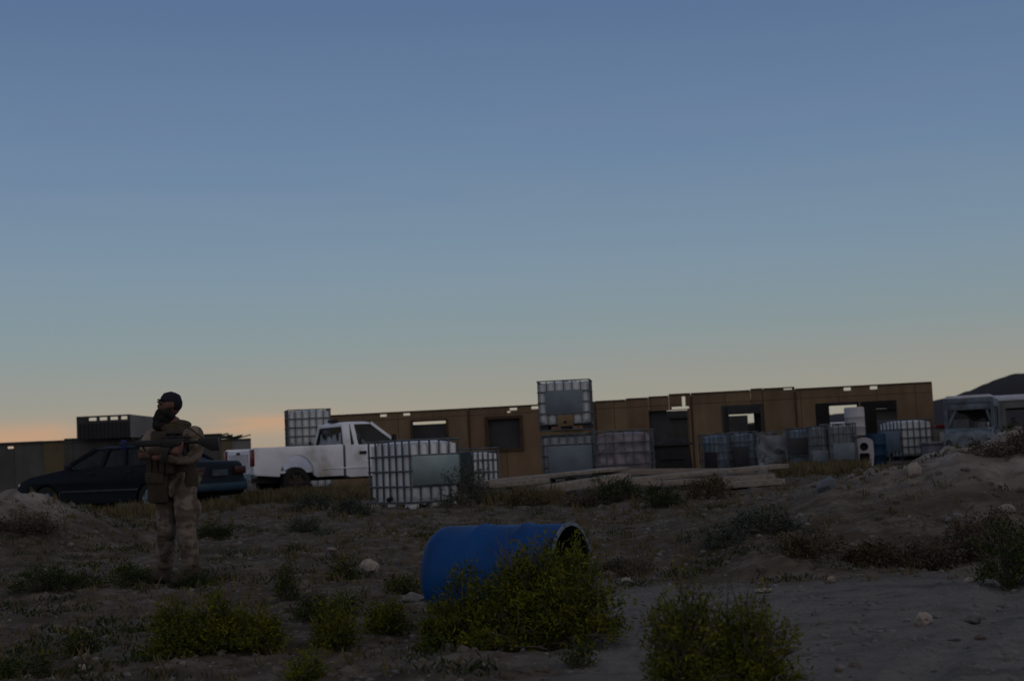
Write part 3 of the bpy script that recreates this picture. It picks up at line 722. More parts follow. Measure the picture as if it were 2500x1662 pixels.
def white_pickup():
    c = at(613, 33); a = R(31); hd = Vector((math.cos(a), math.sin(a), 0)); lf = Vector((-hd.y, hd.x, 0))
    ctr = Vector((c.x, c.y, 0)) + hd * 2.78 * .94 + lf * .95
    root = empty('pickup_truck', (ctr.x, ctr.y, Gs(ctr.x, ctr.y) - .01), a, label='white single cab pickup truck seen from behind, nose right', cat='pickup truck'); root.scale = (.92, 1, .97)
    W = .95
    bed = [(-2.72, .55), (-2.75, .62), (-2.76, 1.18), (-2.72, 1.22), (-.28, 1.22), (-.28, .45), (-1.05, .45)] + arcpts(-1.58, .50, .47, 12, .50) + [(-2.1, .50)]
    for sg in (-1, 1):
        MB().prism(bed, sg * W, sg * (W - .10), lambda x, y, z: (x, y + sg * .025 * sm(.5, .75, z) - sg * .02 * sm(1.0, 1.2, z), z)).build('bed_side', M['white_paint'], root, bevel=.015)
    MB().box((-.34, 0, .86), (.06, 1.7, .66)).box((-1.5, 0, .60), (2.4, 1.7, .05)).build('bed_floor', M['white_paint'], root)
    tg = MB().box((-2.735, 0, .90), (.05, 1.58, .52)).build('tailgate', M['white_paint'], root, bevel=.01)
    MB().box((-2.765, 0, .90), (.012, 1.3, .36)).build('tailgate_panel', mat('tailgate_inner_white', (.50, .51, .56), (.42, .42, .46), 2, .5), tg)
    MB().box((-2.77, 0, 1.10), (.02, .22, .06)).build('handle', M['black'], tg)
    for sg in (-1, 1): MB().box((-2.755, sg * .885, .98), (.07, .16, .40)).build('tail_light', M['red'], root, bevel=.01)
    MB().box((-2.86, 0, .52), (.16, 1.75, .16)).build('rear_bumper', M['rim'], root, bevel=.02)
    front = [(-.22, .45), (-.22, 1.20), (1.28, 1.20), (1.45, 1.16), (2.5, 1.08), (2.7, 1.0), (2.74, .6), (2.7, .4), (2.35, .4)] + arcpts(1.85, .46, .47, 12, .50) + [(1.32, .42), (1.2, .40), (-.1, .40)]
    MB().prism(front, -W, W, lambda x, y, z: (x, y * (1 - .06 * sm(1.9, 2.8, x)), z)).build('cab_body', M['white_paint'], root, bevel=.03)
    cabin(root, (-.2, 1.38), (-.12, .62), .90, .70, 'white_paint', [(-.14, -.08, .20), (.12, .10, .11), (1.36, .66, .07)], 1.18, 1.76, rear_glass=False)
    # rear cab wall around an open window
    mb = MB(); y1 = .86
    mb.beam((-.19, -y1, 1.20), (-.11, -.68, 1.74), .12, .06, up=(1, 0, 0)); mb.beam((-.19, y1, 1.20), (-.11, .68, 1.74), .12, .06, up=(1, 0, 0))
    mb.box((-.12, 0, 1.68), (.06, 1.4, .10)); mb.box((-.18, 0, 1.21), (.06, 1.7, .06)); mb.build('rear_cab_wall', M['white_paint'], root)
    mb = MB()
    mb.beam((-.21, -.79, 1.23), (-.14, -.64, 1.65), .07, .05, up=(1, 0, 0)); mb.beam((-.21, .79, 1.23), (-.14, .64, 1.65), .07, .05, up=(1, 0, 0)); mb.box((-.15, 0, 1.64), (.05, 1.3, .06)); mb.build('window_seal', M['black'], root)
    # smashed glass left in the rear window
    mb = MB(); rng = random.Random(2); jag = [(-.68, 1.25)] + [(-.62 + k * .082, 1.27 + rng.uniform(.02, .26)) for k in range(16)] + [(.68, 1.25)]
    mb.prism([(y, z) for y, z in jag], -.172, -.166); mb.v = [(y, x, z) for x, y, z in mb.v]
    mb.build('broken_glass', M['bottle_grey'], root)
    MB().box((.15, 0, 1.05), (.5, 1.5, .3)).box((.0, 0, 1.33), (.14, 1.5, .42)).build('bench_seat', M['seat'], root, bevel=.04)
    MB().tube((.75, .4, 1.28), (.82, .4, 1.25), .19, n=16, cap=False).build('steering_wheel', M['black'], root)
    for x in (-1.58, 1.85):
        for sg in (-1, 1): wheel(root, x, sg * .80, .34, .38, .24, sg, rm='shaded_rim')
    MB().box((0.0, 0, .42), (4.4, 1.2, .12)).box((-1.58, 0, .38), (.12, 1.5, .12)).box((1.85, 0, .38), (.12, 1.5, .12)).build('chassis', M['black'], root)
    for sg in (-1, 1):
        MB().box((.28, sg * .965, 1.00), (.19, .03, .075)).build('door_handle', M['black'], root)
        MB().box((-.25, sg * .952, .84), (.025, .014, .75)).build('panel_gap', M['dark_panel'], root)
        MB().box((-.02, sg * .957, .64), (1.8, .02, .025)).build('body_crease', M['white_paint'], root)
        MB().box((1.15, sg * 1.05, 1.30), (.08, .18, .26)).build('wing_mirror', M['black'], root, bevel=.02)
    for sg in (-1, 1): MB().box((2.73, sg * .68, .82), (.06, .35, .2)).build('headlight', M['bottle'], root)
    mb = MB()
    for k in range(3): mb.prism([(-2.74, 1.02 - k*.01), (-2.7, 1.0)], 0, 0) if 0 else None
    MB().box((-.06, .05, 1.83), (.14, .42, .09)).build('roof_marker', M['black'], root, bevel=.03)
white_pickup()

def wrecked_van():
    c = at(2374, 38); root = empty('wrecked_van', (c.x, c.y, .15), R(-21), label='wrecked pale blue van without glass facing the viewer, near the right edge', cat='van'); root.scale = (.86, 1, 1)
    # front faces -y
    s = FPX / 38
    def ring(y, w0, w1, zb, zt): return [(-w0, y, zb), (w0, y, zb), (w0, y, zt - .3), (w1, y, zt), (-w1, y, zt), (-w0, y, zt - .3)]
    MB().rings([[(-.72, -.95, .35), (.72, -.95, .35), (.74, -.93, .62), (.66, -.82, .92), (-.66, -.82, .92), (-.74, -.93, .62)],
                [(-.76, -.35, .3), (.76, -.35, .3), (.78, -.35, .7), (.70, -.3, 1.06), (-.70, -.3, 1.06), (-.78, -.35, .7)]]).build('bonnet', M['blue_paint2'], root, bevel=.03)
    mb = MB()
    mb.box((-.69, .0, 1.30), (.10, .10, .85), 0); mb.box((.69, .0, 1.30), (.10, .10, .85)); mb.box((0, .0, 1.78), (1.48, .14, .16)); mb.box((0, -.15, .98), (1.5, .3, .12)); mb.box((0, .0, 1.63), (1.3, .08, .20)); mb.beam((-.68, .02, 1.05), (-.35, .02, 1.6), .09, .06, up=(0, 1, 0)); mb.beam((.68, .02, 1.05), (.5, .02, 1.6), .09, .06, up=(0, 1, 0))
    mb.build('windscreen_frame', M['blue_paint2'], root, bevel=.03)
    MB().box((0, 1.6, 1.87), (1.5, 3.2, .12), 0, .9).build('roof', M['white_plastic'], root, bevel=.05)
    for sg in (-1, 1):
        m2 = MB(); holes = [(.25, 1.1, .95, 1.62), (1.4, 2.8, 1.0, 1.62)]
        wall_cells(m2, -.05, 3.2, .3, 1.84, holes, .05); m2.v = [(sg * .74 + (y if sg < 0 else -y), x, z) for x, y, z in m2.v]; m2.build('side_panel', M['blue_paint2'], root)
    MB().add([(-.6, -.01, 1.0), (.62, -.01, 1.0), (.45, .0, 1.30), (.12, .0, 1.22), (-.1, .0, 1.42), (-.42, .0, 1.5)], [(0, 1, 2, 3, 4, 5)]).build('windscreen', M['glass'], root)
    MB().box((0, 3.1, 1.0), (1.4, .05, 1.5)).build('rear_panel', M['dark_panel'], root)
    MB().box((0, -.93, .48), (1.1, .06, .16)).build('grille', M['dark_panel'], root)
    MB().box((0, -1.0, .33), (1.6, .12, .16)).build('front_bumper', M['rim'], root, bevel=.02)
    for sg in (-1, 1): MB().tube((sg * .58, -.93, .68), (sg * .58, -.98, .68), .09, n=14).build('headlight', M['dark_panel'], root)
    MB().box((-.3, .6, 1.0), (.45, .12, .6)).box((.32, .6, .95), (.45, .12, .5), .3).build('seat', M['white_plastic'], root, bevel=.04)
    MB().box((0, 1.4, .55), (1.4, 3.0, .1)).build('floor', M['dark'], root)
    MB().tube((.3, .2, 1.1), (.34, .26, 1.08), .19, n=16, cap=False).build('steering_wheel', M['black'], root)
    for x in (-.66, .66):
        for y in (-.45, 2.4):
            o = bpy.data.objects.new('wheel', None); col.objects.link(o); o.parent = root; o.location = (x, y, .12)
            MB().rings([[(k * .19 / 2, r * math.cos(t), r * math.sin(t)) for t in [2 * math.pi * i / 24 for i in range(24)]] for k, r in ((-1, .18), (-1, .28), (1, .28), (1, .18))], cap=False, closed=True).build('tyre', M['tyre'], o, smooth=True)
wrecked_van()
def bus_wreck():
    p = at(2383, 43.5); root = empty('wrecked_bus', (p.x, p.y, -.02), R(-17), label='gutted bus with a long white roof cut off by the right edge', cat='bus')
    MB().box((3.1, 1.1, 2.06), (6.4, 2.3, .12)).box((3.1, 1.1, 2.15), (6.2, 1.9, .07)).build('roof', mat('white_roof', (.5, .53, .6), (.4, .43, .5), 2, .6), root, bevel=.03)
    mb = MB(); holes = [(.05, .62, .45, 1.9), (.95, 1.7, 1.1, 1.78), (1.85, 2.6, 1.1, 1.78), (2.75, 3.5, 1.1, 1.78), (3.65, 4.4, 1.1, 1.78), (4.55, 5.3, 1.1, 1.78)]
    wall_cells(mb, 0, 6.2, .35, 2.0, holes, .07); mb.build('side_panel', M['pale_panel'], root)
    mb = MB(); wall_cells(mb, 0, 6.2, .35, 2.0, [(.6, 5.6, 1.25, 1.75)], .07, 2.2); mb.build('side_panel', M['dark_panel'], root)
    MB().box((.03, 1.13, .85), (.06, 2.1, .95)).build('front_panel', M['blue_paint2'], root)
    MB().box((3.1, 1.13, .5), (6.1, 2.1, .08)).build('floor', M['dark'], root)
    MB().beam((.75, -.03, .4), (.78, -.03, 1.98), .14, .05).build('pillar', M['blue_paint2'], root)
    for x in (1.4, 2.4, 3.4): MB().box((x, .9, .9), (.45, .9, .12)).box((x - .2, .9, 1.2), (.1, .9, .6)).build('seat', M['seat'], root, bevel=.03)
    for x in (1.1, 4.9): wheel(root, x, .08, .1, .42, .25, -1)
bus_wreck()
def far_vehicle(px, D, w_, label, z):
    c = at(px, D); root = empty('parked_van', (c.x, c.y, .3), R(4), label=label, cat='van')
    MB().prism([(-w_, .4), (-w_, 1.35), (-w_ + .1, 1.45), (w_ - .7, 1.45), (w_ - .3, 1.0), (w_, .9), (w_, .4)], 0, 1.7).build('body', M['white_paint'], root, bevel=.04)
    MB().prism([(w_ - 1.5, 1.0), (w_ - 1.45, 1.36), (w_ - .8, 1.36), (w_ - .5, 1.0)], -.012, -.004).build('side_window', M['black'], root)
    MB().box((-w_ + .02, -.01, 1.15), (.14, .03, .45)).build('tail_light', M['red'], root)
    for x in (-w_ + .8, w_ - .8): wheel(root, x, .1, .3, .32, .2, -1)
far_vehicle(2105, 58, 1.9, 'white van with a red tail light seen through the wide opening in the building', 0)
def red_bin():
    c = at(2303, 42); root = empty('small_cabinet', (c.x, c.y, .28), 0, label='small pale cabinet with a red lid left of the wrecked van', cat='cabinet')
    MB().box((0, 0, .48), (.30, .3, .96)).build('body', M['pale_panel'], root, bevel=.01)
    MB().box((0, -.01, 1.02), (.36, .36, .1)).build('lid', M['red'], root, bevel=.01)
    MB().box((0, -.16, .6), (.2, .02, .5)).build('door', M['white_plastic'], root)
red_bin()
def lav_box():
    c = at(2300, 38); root = empty('storage_box', (c.x, c.y, .2), R(5), label='pale lavender low box between the ribbed tank and the wrecked van', cat='box')
    MB().box((0, 0, .31), (.9, .6, .62), 0, .95).build('body', mat('lavender_plastic', (.15, .15, .20), (.1, .1, .14), 3, .7), root, bevel=.03)
    MB().box((0, 0, .65), (.96, .66, .07)).build('lid', M['pale_panel'], root, bevel=.02)
lav_box()

# ------------------------------------------------------------------ timber pile
def planks():
    def b(x0, y0, D0, x1, y1, D1, w_, h, label, m='plank'):
        a, c = P(x0, y0, D0), P(x1, y1, D1); mid = (a + c) / 2; d = c - a
        root = MB().beam(a - mid, c - mid, w_, h).build('timber_beam', M[m], bevel=.008); root.location = mid
        tag(root, label, 'timber', 'timbers of the long low pile')
    b(1165, 1178, 25.6, 1490, 1146, 27.6, .5, .06, 'leftmost wide board sloping up across the pile')
    b(1180, 1186, 25.2, 1330, 1172, 26.2, .3, .10, 'short thick board at the left end of the pile')
    b(1322, 1196, 25.0, 1530, 1164, 26.6, .22, .16, 'pale squared timber with a bright front edge in the left half of the pile')
    b(1330, 1163, 26.8, 1505, 1143, 28.2, .7, .05, 'topmost flat board of the pile under the two-high tanks')
    b(1522, 1173, 26.2, 1905, 1137, 28.3, .5, .08, 'longest pale board running to the right end of the pile')
    b(1540, 1184, 25.8, 1882, 1163, 27.0, .3, .10, 'middle timber of the right half with a broken end')
    b(1760, 1184, 25.6, 1905, 1175, 26.2, .3, .11, 'lowest short timber at the right end of the pile')
    b(1530, 1176, 25.3, 1600, 1179, 25.5, .3, .10, 'stubby block of timber at the middle of the pile')
    b(1200, 1203, 24.9, 1320, 1196, 25.5, .12, .06, 'thin grey-blue batten low at the left of the pile', 'galv')
    b(1440, 1152, 28.3, 1860, 1149, 29.0, .35, .12, 'rear dark timber half hidden behind the long pale board')
    for i, (px, D) in enumerate(((1250, 25.8), (1420, 26.6), (1600, 26.4), (1760, 27.0), (1860, 26.9))):
        p = at(px, D); o = MB().box((0, 0, .13), (.22, .22, .30)).build('support_block', M['rock2'], bevel=.015); o.location = (p.x, p.y, G(p.x, p.y) - .02); 
        tag(o, ('concrete block propping the timbers, ' + ('first', 'second', 'third', 'fourth', 'fifth')[i] + ' from the left'), 'block', 'blocks under the timber pile')
planks()

# ------------------------------------------------------------------ plants
def leafq(V, F, c, d, up, ln, wd):
    r = d.cross(up); r = r.normalized() * wd if r.length > 1e-4 else Vector((wd, 0, 0)); k = len(V)
    V += [c - r * .5, c + r * .5, c + d * ln * .6 + r * .6, c + d * ln, c + d * ln * .6 - r * .6]
    F.append((k, k + 1, k + 2, k + 3, k + 4))
def bush(p, lobes, label, leaf='leafY', n=110, per=46, ls=.034, seed=0, name='rabbitbrush', cat='shrub', group='shrubs growing on the dry ground', spread=.055, accent=None, low=.12):
    """lobes: list of (dx,dy,rx,ry,h)"""
    rng = random.Random(seed); root = empty(name, p, 0, label=label, cat=cat, group=group)
    V, F, S = [], [], MB(); V2, F2 = [], []
    tot = sum(l[2] * l[4] for l in lobes)
    for dx, dy, rx, ry, h in lobes:
        k = max(8, int(n * DENS.get(leaf, 1.35) * rx * h / tot)); zb0 = G(p[0] + dx, p[1] + dy) - p[2]
        for i in range(k):
            th = rng.uniform(0, 2 * math.pi); el = math.asin(rng.uniform(low, 1) ** 1.0); rr = rng.uniform(.62, 1.08) * (1 + .38 * fb(dx + math.cos(th), math.sin(th) + el, 1.7))
            tip = Vector((dx + rx * rr * math.cos(th) * math.cos(el), dy + ry * rr * math.sin(th) * math.cos(el), zb0 + h * rr * math.sin(el)))
            b = Vector((dx + rng.uniform(-.1, .1) * rx, dy + rng.uniform(-.1, .1) * ry, zb0 - .02))
            mid = (b + tip) / 2 + Vector((rng.uniform(-.04, .04), rng.uniform(-.04, .04), h * .10))
            S.tube(b + Vector((rng.uniform(-.04, .04), rng.uniform(-.04, .04), 0)), b.lerp(tip, .35) + Vector((rng.gauss(0, .05), rng.gauss(0, .05), 0)), .004, .002, 4, False); S.tube(b, mid, .006, .004, 4, False); S.tube(mid, tip, .004, .0015, 4, False)
            dr = (tip - mid).normalized()
            if i % 7 == 3:
                for q_ in range(3):
                    e_ = tip + (dr + Vector((rng.gauss(0, .35), rng.gauss(0, .35), rng.gauss(0, .2)))) * h * rng.uniform(.08, .22); S.tube(mid.lerp(tip, .6), e_, .003, .0012, 4, False)
                continue
            for j in range(per):
                t = 1 - rng.random() ** 1.5 * .5; base = mid.lerp(tip, t) if rng.random() < .93 else b.lerp(mid, .4 + .6 * rng.random())
                q = base + Vector((rng.gauss(0, 1), rng.gauss(0, 1), rng.gauss(0, .9))) * spread * (.35 + .65 * t) * .7
                d = (dr * .7 + Vector((rng.gauss(0, .8), rng.gauss(0, .8), rng.gauss(.15, .7)))).normalized()
                tgt = (V2, F2) if accent and rng.random() < .13 + .3 * (i % 5 == 0) else (V, F)
                leafq(*tgt, q, d, Vector((rng.gauss(0, 1), rng.gauss(0, 1), rng.gauss(0, 1))), ls * .8 * rng.uniform(.35, 1.5), ls * .2 * rng.uniform(.6, 1.4))
    mb = MB(); mb.v, mb.f = [tuple(v) for v in V + V2], F + [tuple(q + len(V) for q in f) for f in F2]; fo = mb.build('foliage', M[leaf], root, mats=[M[accent]] if accent else None)
    if V2: fo.data.polygons.foreach_set('material_index', [0] * len(F) + [1] * len(F2))
    S.build('stems', M['stem'], root)
    return root
DENS = {'leafO': .6, 'leafB': .6, 'leafS': .65, 'leafG': .72}
def B(px, py, *a, **k): p = hit(px, py); return bush(p, *a, **k)
M['leafYY'] = leafmat('rabbitbrush_flower', (.15, .14, .012), (.10, .095, .012))
p = at(1290, 8.15); p.z = G(p.x, p.y)
bush(p, [(.20, .02, .30, .26, .60), (-.02, 0, .30, .24, .54), (-.30, .02, .28, .24, .43), (-.10, -.18, .35, .2, .26), (.22, -.16, .30, .2, .44), (-.50, .0, .17, .18, .27)], 'large yellow-green shrub in front of the blue drum', n=430, per=60, ls=.034, seed=1, accent='leafYY', spread=.045)
p = at(1775, 6.0); p.z = G(p.x, p.y)
bush(p, [(-.16, 0, .19, .2, .50), (.12, .05, .24, .22, .42)], 'yellow-green shrub at the bottom edge right of the drum', n=210, per=55, ls=.028, seed=2, accent='leafYY', spread=.04)
p2 = at(1810, 6.1); p2.z = G(p2.x, p2.y)
bush(p2, [(.02, .08, .12, .12, .50)], 'pinkish dry flower heads rising from the bottom shrub', leaf='leafP', n=34, per=40, ls=.02, seed=3, name='dry_flower_plant', cat='plant', group='dry plants')
B(520, 1605, [(-.22, 0, .2, .2, .30), (.02, .05, .2, .2, .34), (.24, 0, .2, .2, .22)], 'wide yellow-green shrub in the lower left foreground', n=260, per=55, ls=.03, seed=4, accent='leafYY', spread=.045)
B(820, 1580, [(0, 0, .13, .13, .24)], 'small yellow-green shrub left of the drum, close to the bottom edge', n=60, per=50, ls=.028, seed=5, accent='leafYY')
B(945, 1545, [(0, 0, .15, .14, .17)], 'small shrub with yellow tips touching the left of the big shrub', n=60, per=46, ls=.028, seed=6, accent='leafYY')
B(780, 1520, [(0, 0, .22, .2, .2), (.2, .1, .14, .14, .18)], 'low dark green shrub between the lower left shrub and the drum', leaf='leafG', n=90, per=46, ls=.03, seed=7, accent='leafY')
B(700, 1465, [(0, 0, .09, .09, .34)], 'tall thin green shrub left of the white rock', leaf='leafG', n=50, per=44, ls=.03, seed=8, accent='leafY')
B(840, 1418, [(0, 0, .16, .14, .24)], 'round dull green shrub just left of the white rock', leaf='leafG', n=60, per=44, ls=.03, seed=9, accent='leafYY')
B(985, 1452, [(0, 0, .17, .14, .16)], 'low green shrub between the white rock and the drum end', leaf='leafG', n=60, per=44, ls=.03, seed=10, accent='leafYY')
B(2478, 1432, [(0, .1, .30, .3, .50), (.3, 0, .3, .3, .5)], 'dense dark green shrub at the right edge below the bank', leaf='leafG', n=150, per=60, ls=.035, seed=11, accent='leafY', spread=.06)
B(1140, 1236, [(-.1, 0, .26, .3, .62), (.2, .2, .24, .3, .85), (-.3, -.1, .2, .2, .36)], 'tall grey-green sagebrush growing against the near tank', leaf='leafS', n=80, per=40, ls=.055, seed=12, name='sagebrush', spread=.09)
B(1500, 1228, [(0, 0, .5, .3, .38)], 'dark green shrub in front of the pale squared timber', leaf='leafG', n=90, per=50, ls=.05, seed=13, spread=.08)
B(1730, 1222, [(0, 0, .45, .3, .33)], 'rust brown shrub below the right half of the timber pile', leaf='leafO', n=80, per=50, ls=.05, seed=14, spread=.08)
B(1285, 1236, [(0, 0, .55, .3, .26)], 'rust brown low shrub below the left end of the timber pile', leaf='leafO', n=80, per=46, ls=.05, seed=15, spread=.08)
B(1420, 1236, [(0, 0, .4, .3, .2)], 'small brown shrub under the middle of the timber pile', leaf='leafB', n=60, per=46, ls=.05, seed=16, spread=.08)
B(1620, 1240, [(0, 0, .35, .3, .25)], 'green shrub under the right half of the timber pile', leaf='leafG', n=60, per=46, ls=.05, seed=17, spread=.08)
B(760, 1248, [(0, 0, .5, .3, .27)], 'grey sagebrush in front of the pickup rear wheel', leaf='leafS', n=80, per=46, ls=.05, seed=18, name='sagebrush', spread=.08)
B(850, 1262, [(0, 0, .35, .3, .27)], 'grey sagebrush left of the near tank', leaf='leafS', n=70, per=46, ls=.05, seed=19, name='sagebrush', spread=.08)
B(535, 1312, [(0, 0, .3, .25, .2)], 'low dark green shrub right of the man at knee height', leaf='leafG', n=60, per=46, ls=.04, seed=20, spread=.06)
B(745, 1300, [(0, 0, .25, .2, .2)], 'low grey sagebrush in open ground between the man and the drum', leaf='leafS', n=50, per=46, ls=.04, seed=21, name='sagebrush', spread=.06)
B(300, 1440, [(0, 0, .3, .2, .17), (-.35, 0, .2, .2, .12)], 'low dark shrub left of the feet of the man', leaf='leafG', n=80, per=46, ls=.035, seed=22, accent='leafY')
B(110, 1450, [(0, 0, .4, .3, .18)], 'low dark shrub at the left below the mound', leaf='leafG', n=80, per=46, ls=.035, seed=23)
B(470, 1432, [(0, 0, .22, .2, .12)], 'low dark shrub right of the feet of the man', leaf='leafG', n=50, per=46, ls=.035, seed=24)
B(195, 1600, [(0, 0, .12, .12, .14)], 'tiny green shrub in the lower left corner area', leaf='leafG', n=34, per=40, ls=.03, seed=25, accent='leafYY')
B(60, 1650, [(0, 0, .25, .2, .12)], 'low olive shrub in the bottom left corner', leaf='leafG', n=60, per=40, ls=.03, seed=26, accent='leafY')
B(745, 1670, [(0, 0, .10, .1, .16)], 'small yellow-green sprig at the bottom edge below the middle shrubs', n=30, per=40, ls=.028, seed=27)
B(1405, 1628, [(0, 0, .09, .09, .13)], 'small weed between the big shrub and the bottom edge', leaf='leafG', n=24, per=40, ls=.026, seed=28, accent='leafYY')
B(2060, 1385, [(-.25, 0, .3, .25, .16), (.3, .2, .35, .25, .18)], 'reddish brown dry brush at the foot of the bank', leaf='leafO', n=130, per=50, ls=.045, seed=29, name='dry_brush', accent='leafB')
B(2260, 1385, [(0, 0, .35, .25, .18), (.4, .1, .3, .25, .2)], 'dark brown dry brush at the foot of the bank near the right edge', leaf='leafB', n=130, per=50, ls=.045, seed=30, name='dry_brush')
B(1870, 1300, [(0, 0, .4, .3, .22), (-.4, -.2, .3, .3, .16)], 'dark grey sagebrush at the left foot of the bank', leaf='leafS', n=110, per=46, ls=.045, seed=31, name='sagebrush')
B(2440, 1110, [(0, 0, .4, .3, .22), (.4, 0, .4, .3, .3)], 'dark brush on the crest of the bank at the right edge', leaf='leafB', n=110, per=46, ls=.045, seed=34, name='dry_brush', accent='leafO')
B(2390, 1340, [(0, 0, .4, .3, .3)], 'dark brush beside the dense green shrub', leaf='leafB', n=90, per=46, ls=.045, seed=36, name='dry_brush')
B(1560, 1400, [(0, 0, .22, .2, .12), (-.2, .3, .2, .2, .14)], 'low brown-green brush right of the big shrub', leaf='leafB', n=60, per=46, ls=.035, seed=37, name='dry_brush', accent='leafG')
B(60, 1300, [(0, 0, .5, .3, .2)], 'dark dry brush on the shaded side of the left mound', leaf='leafB', n=90, per=46, ls=.045, seed=38, name='dry_brush')
B(1510, 1395, [(0, .1, .14, .14, .14)], 'grey sagebrush at the open end of the drum', leaf='leafS', n=50, per=44, ls=.03, seed=39, name='sagebrush')
B(1910, 1150, [(0, 0, .5, .3, .24)], 'tawny grass clump right of the timber pile', leaf='leafO', n=60, per=40, ls=.06, seed=40, name='dry_brush', accent='straw' if 0 else None)

def scatter_weeds():
    rng = random.Random(77); V, F = [], []
    def tuft(x, y, h, n):
        z = G(x, y)
        for k in range(n):
            a = rng.uniform(0, 6.28); d = Vector((math.cos(a) * .45, math.sin(a) * .45, 1)).normalized()
            c = Vector((x + rng.gauss(0, .03), y + rng.gauss(0, .03), z - .01)); leafq(V, F, c, d, Vector((rng.gauss(0, 1), rng.gauss(0, 1), .1)), h * rng.uniform(.5, 1.2), .006 + y * .00035)
    for i in range(5200):
        y = rng.uniform(5, 24) if i % 2 else rng.uniform(12, 36); x = rng.uniform(-.42, .42) * y
        if fb(x, y, .55, 3) < -.05 + .3 * rng.random() - .12: continue
        if y < 12 and rng.random() < .93 * track(x, y): continue
        if x > 1.5 and 11 < y < 17 and rng.random() < .6: continue
        tuft(x, y, rng.uniform(.04, .11) * (1 + (y > 20) * .5), 7)
    for px0, px1, D0, D1, n in ((560, 960, 29, 34, 900), (600, 700, 30.5, 32, 500), (1150, 1350, 23, 26, 260), (1880, 2100, 30, 37, 500), (180, 560, 25, 28, 300)):
        for i in range(n):
            D = rng.uniform(D0, D1); q = at_fast(rng.uniform(px0, px1), D); tuft(q[0], q[1], rng.uniform(.12, .30), 7)
    mb = MB(); mb.v, mb.f = [tuple(v) for v in V], F; o = mb.build('dry_grass', M['straw']); tag(o, 'short dry grass and weeds all over the ground', 'grass', kind='stuff')
def at_fast(px, D): return ((px - CX) / FPX * D + .0, D)
scatter_weeds()
def scatter_green():
    rng = random.Random(78); V, F = [], []
    for i in range(800):
        y = rng.uniform(6, 22); x = rng.uniform(-.42, .42) * y
        if fb(x + 9, y, .45, 3) < .02: continue
        if y < 12 and rng.random() < .95 * track(x, y): continue
        z = G(x, y)
        for k in range(34):
            d = Vector((rng.gauss(0, .6), rng.gauss(0, .6), 1)).normalized(); c = Vector((x + rng.gauss(0, .07), y + rng.gauss(0, .07), z + abs(rng.gauss(0, .025))))
            leafq(V, F, c, d, Vector((rng.gauss(0, 1), rng.gauss(0, 1), .1)), rng.uniform(.02, .05), .009)
    mb = MB(); mb.v, mb.f = [tuple(v) for v in V], F; o = mb.build('ground_cover', M['leafG']); tag(o, 'low dark green ground cover in patches', 'ground cover', kind='stuff')
scatter_green()

# ------------------------------------------------------------------ rocks and gravel
def rock_mesh(seed, sub=3):
    bm = bmesh.new(); bmesh.ops.create_icosphere(bm, subdivisions=sub, radius=1); off = Vector((seed * 7.1, seed * 3.3, 0))
    for v in bm.verts:
        n_ = noise.fractal(v.co * 1.1 + off, 1, 2, 3) * .35; v.co *= 1 + n_
        for pl in range(3):
            dv = Vector((math.sin(seed + pl * 2.1), math.cos(seed * 2 + pl), .6 - pl * .3)).normalized(); t = v.co.dot(dv)
            if t > .72: v.co -= dv * (t - .72) * .8
    me = bpy.data.meshes.new('rock'); bm.to_mesh(me); bm.free(); return me
def rock(px, py, w_, h, label, m='rock', seed=1, dp=None):
    p = hit(px, py); s = FPX / p.y; me = rock_mesh(seed); me.materials.append(M[m])
    o = bpy.data.objects.new('rock', me); col.objects.link(o); sx = w_ / s / 2; sz = h / s / 2
    for v in me.vertices: v.co = Vector((v.co.x * sx, v.co.y * (dp or sx), v.co.z * sz))
    for q in me.polygons: q.use_smooth = True
    me.set_sharp_from_angle(angle=R(35))
    o.location = (p.x, p.y, p.z + sz * .55); o.rotation_euler = (0, 0, seed)
    tag(o, label, 'rock', 'loose rocks'); o.rotation_euler.z = 0
rock(903, 1408, 52, 38, 'pale white rock left of the blue drum', seed=1)
rock(2256, 1530, 46, 38, 'pale rounded rock on the bare track at the lower right', seed=2)
rock(2378, 1520, 44, 32, 'grey rock right of the pale rounded rock on the track', 'rock2', seed=3)
rock(2372, 1427, 34, 18, 'small pale rock under the dense shrub at the right edge', seed=4)
rock(2030, 1412, 24, 14, 'small pale rock at the foot of the reddish brush', seed=5)
rock(1862, 1444, 44, 12, 'flat pale stone above the bottom right shrub', seed=6)
rock(203, 1636, 30, 18, 'small white stone in the bottom left corner', seed=7)
rock(1530, 1428, 24, 12, 'small pale stone right of the big shrub', seed=8)
rock(810, 1345, 20, 10, 'small pale stone above the white rock', seed=9)
rock(2018, 1205, 52, 36, 'bluish boulder at the left end of the bank crest', 'rock3', seed=10)
rock(2234, 1158, 36, 40, 'pale upright rock on the crest of the bank', seed=11)
rock(2330, 1275, 40, 24, 'tan rock halfway up the bank', 'rock2', seed=12)
rock(2460, 1245, 40, 22, 'tan rock high on the bank near the right edge', seed=13)
rock(1175, 1650, 34, 16, 'small flat stone at the bottom edge left of centre', 'rock2', seed=14)
rock(1010, 1470, 60, 26, 'low grey rock against the closed end of the drum', 'rock2', seed=15)
rock(2330, 1560, 36, 12, 'flat grey stone on the track, nearest the lower right corner', 'rock2', seed=16)
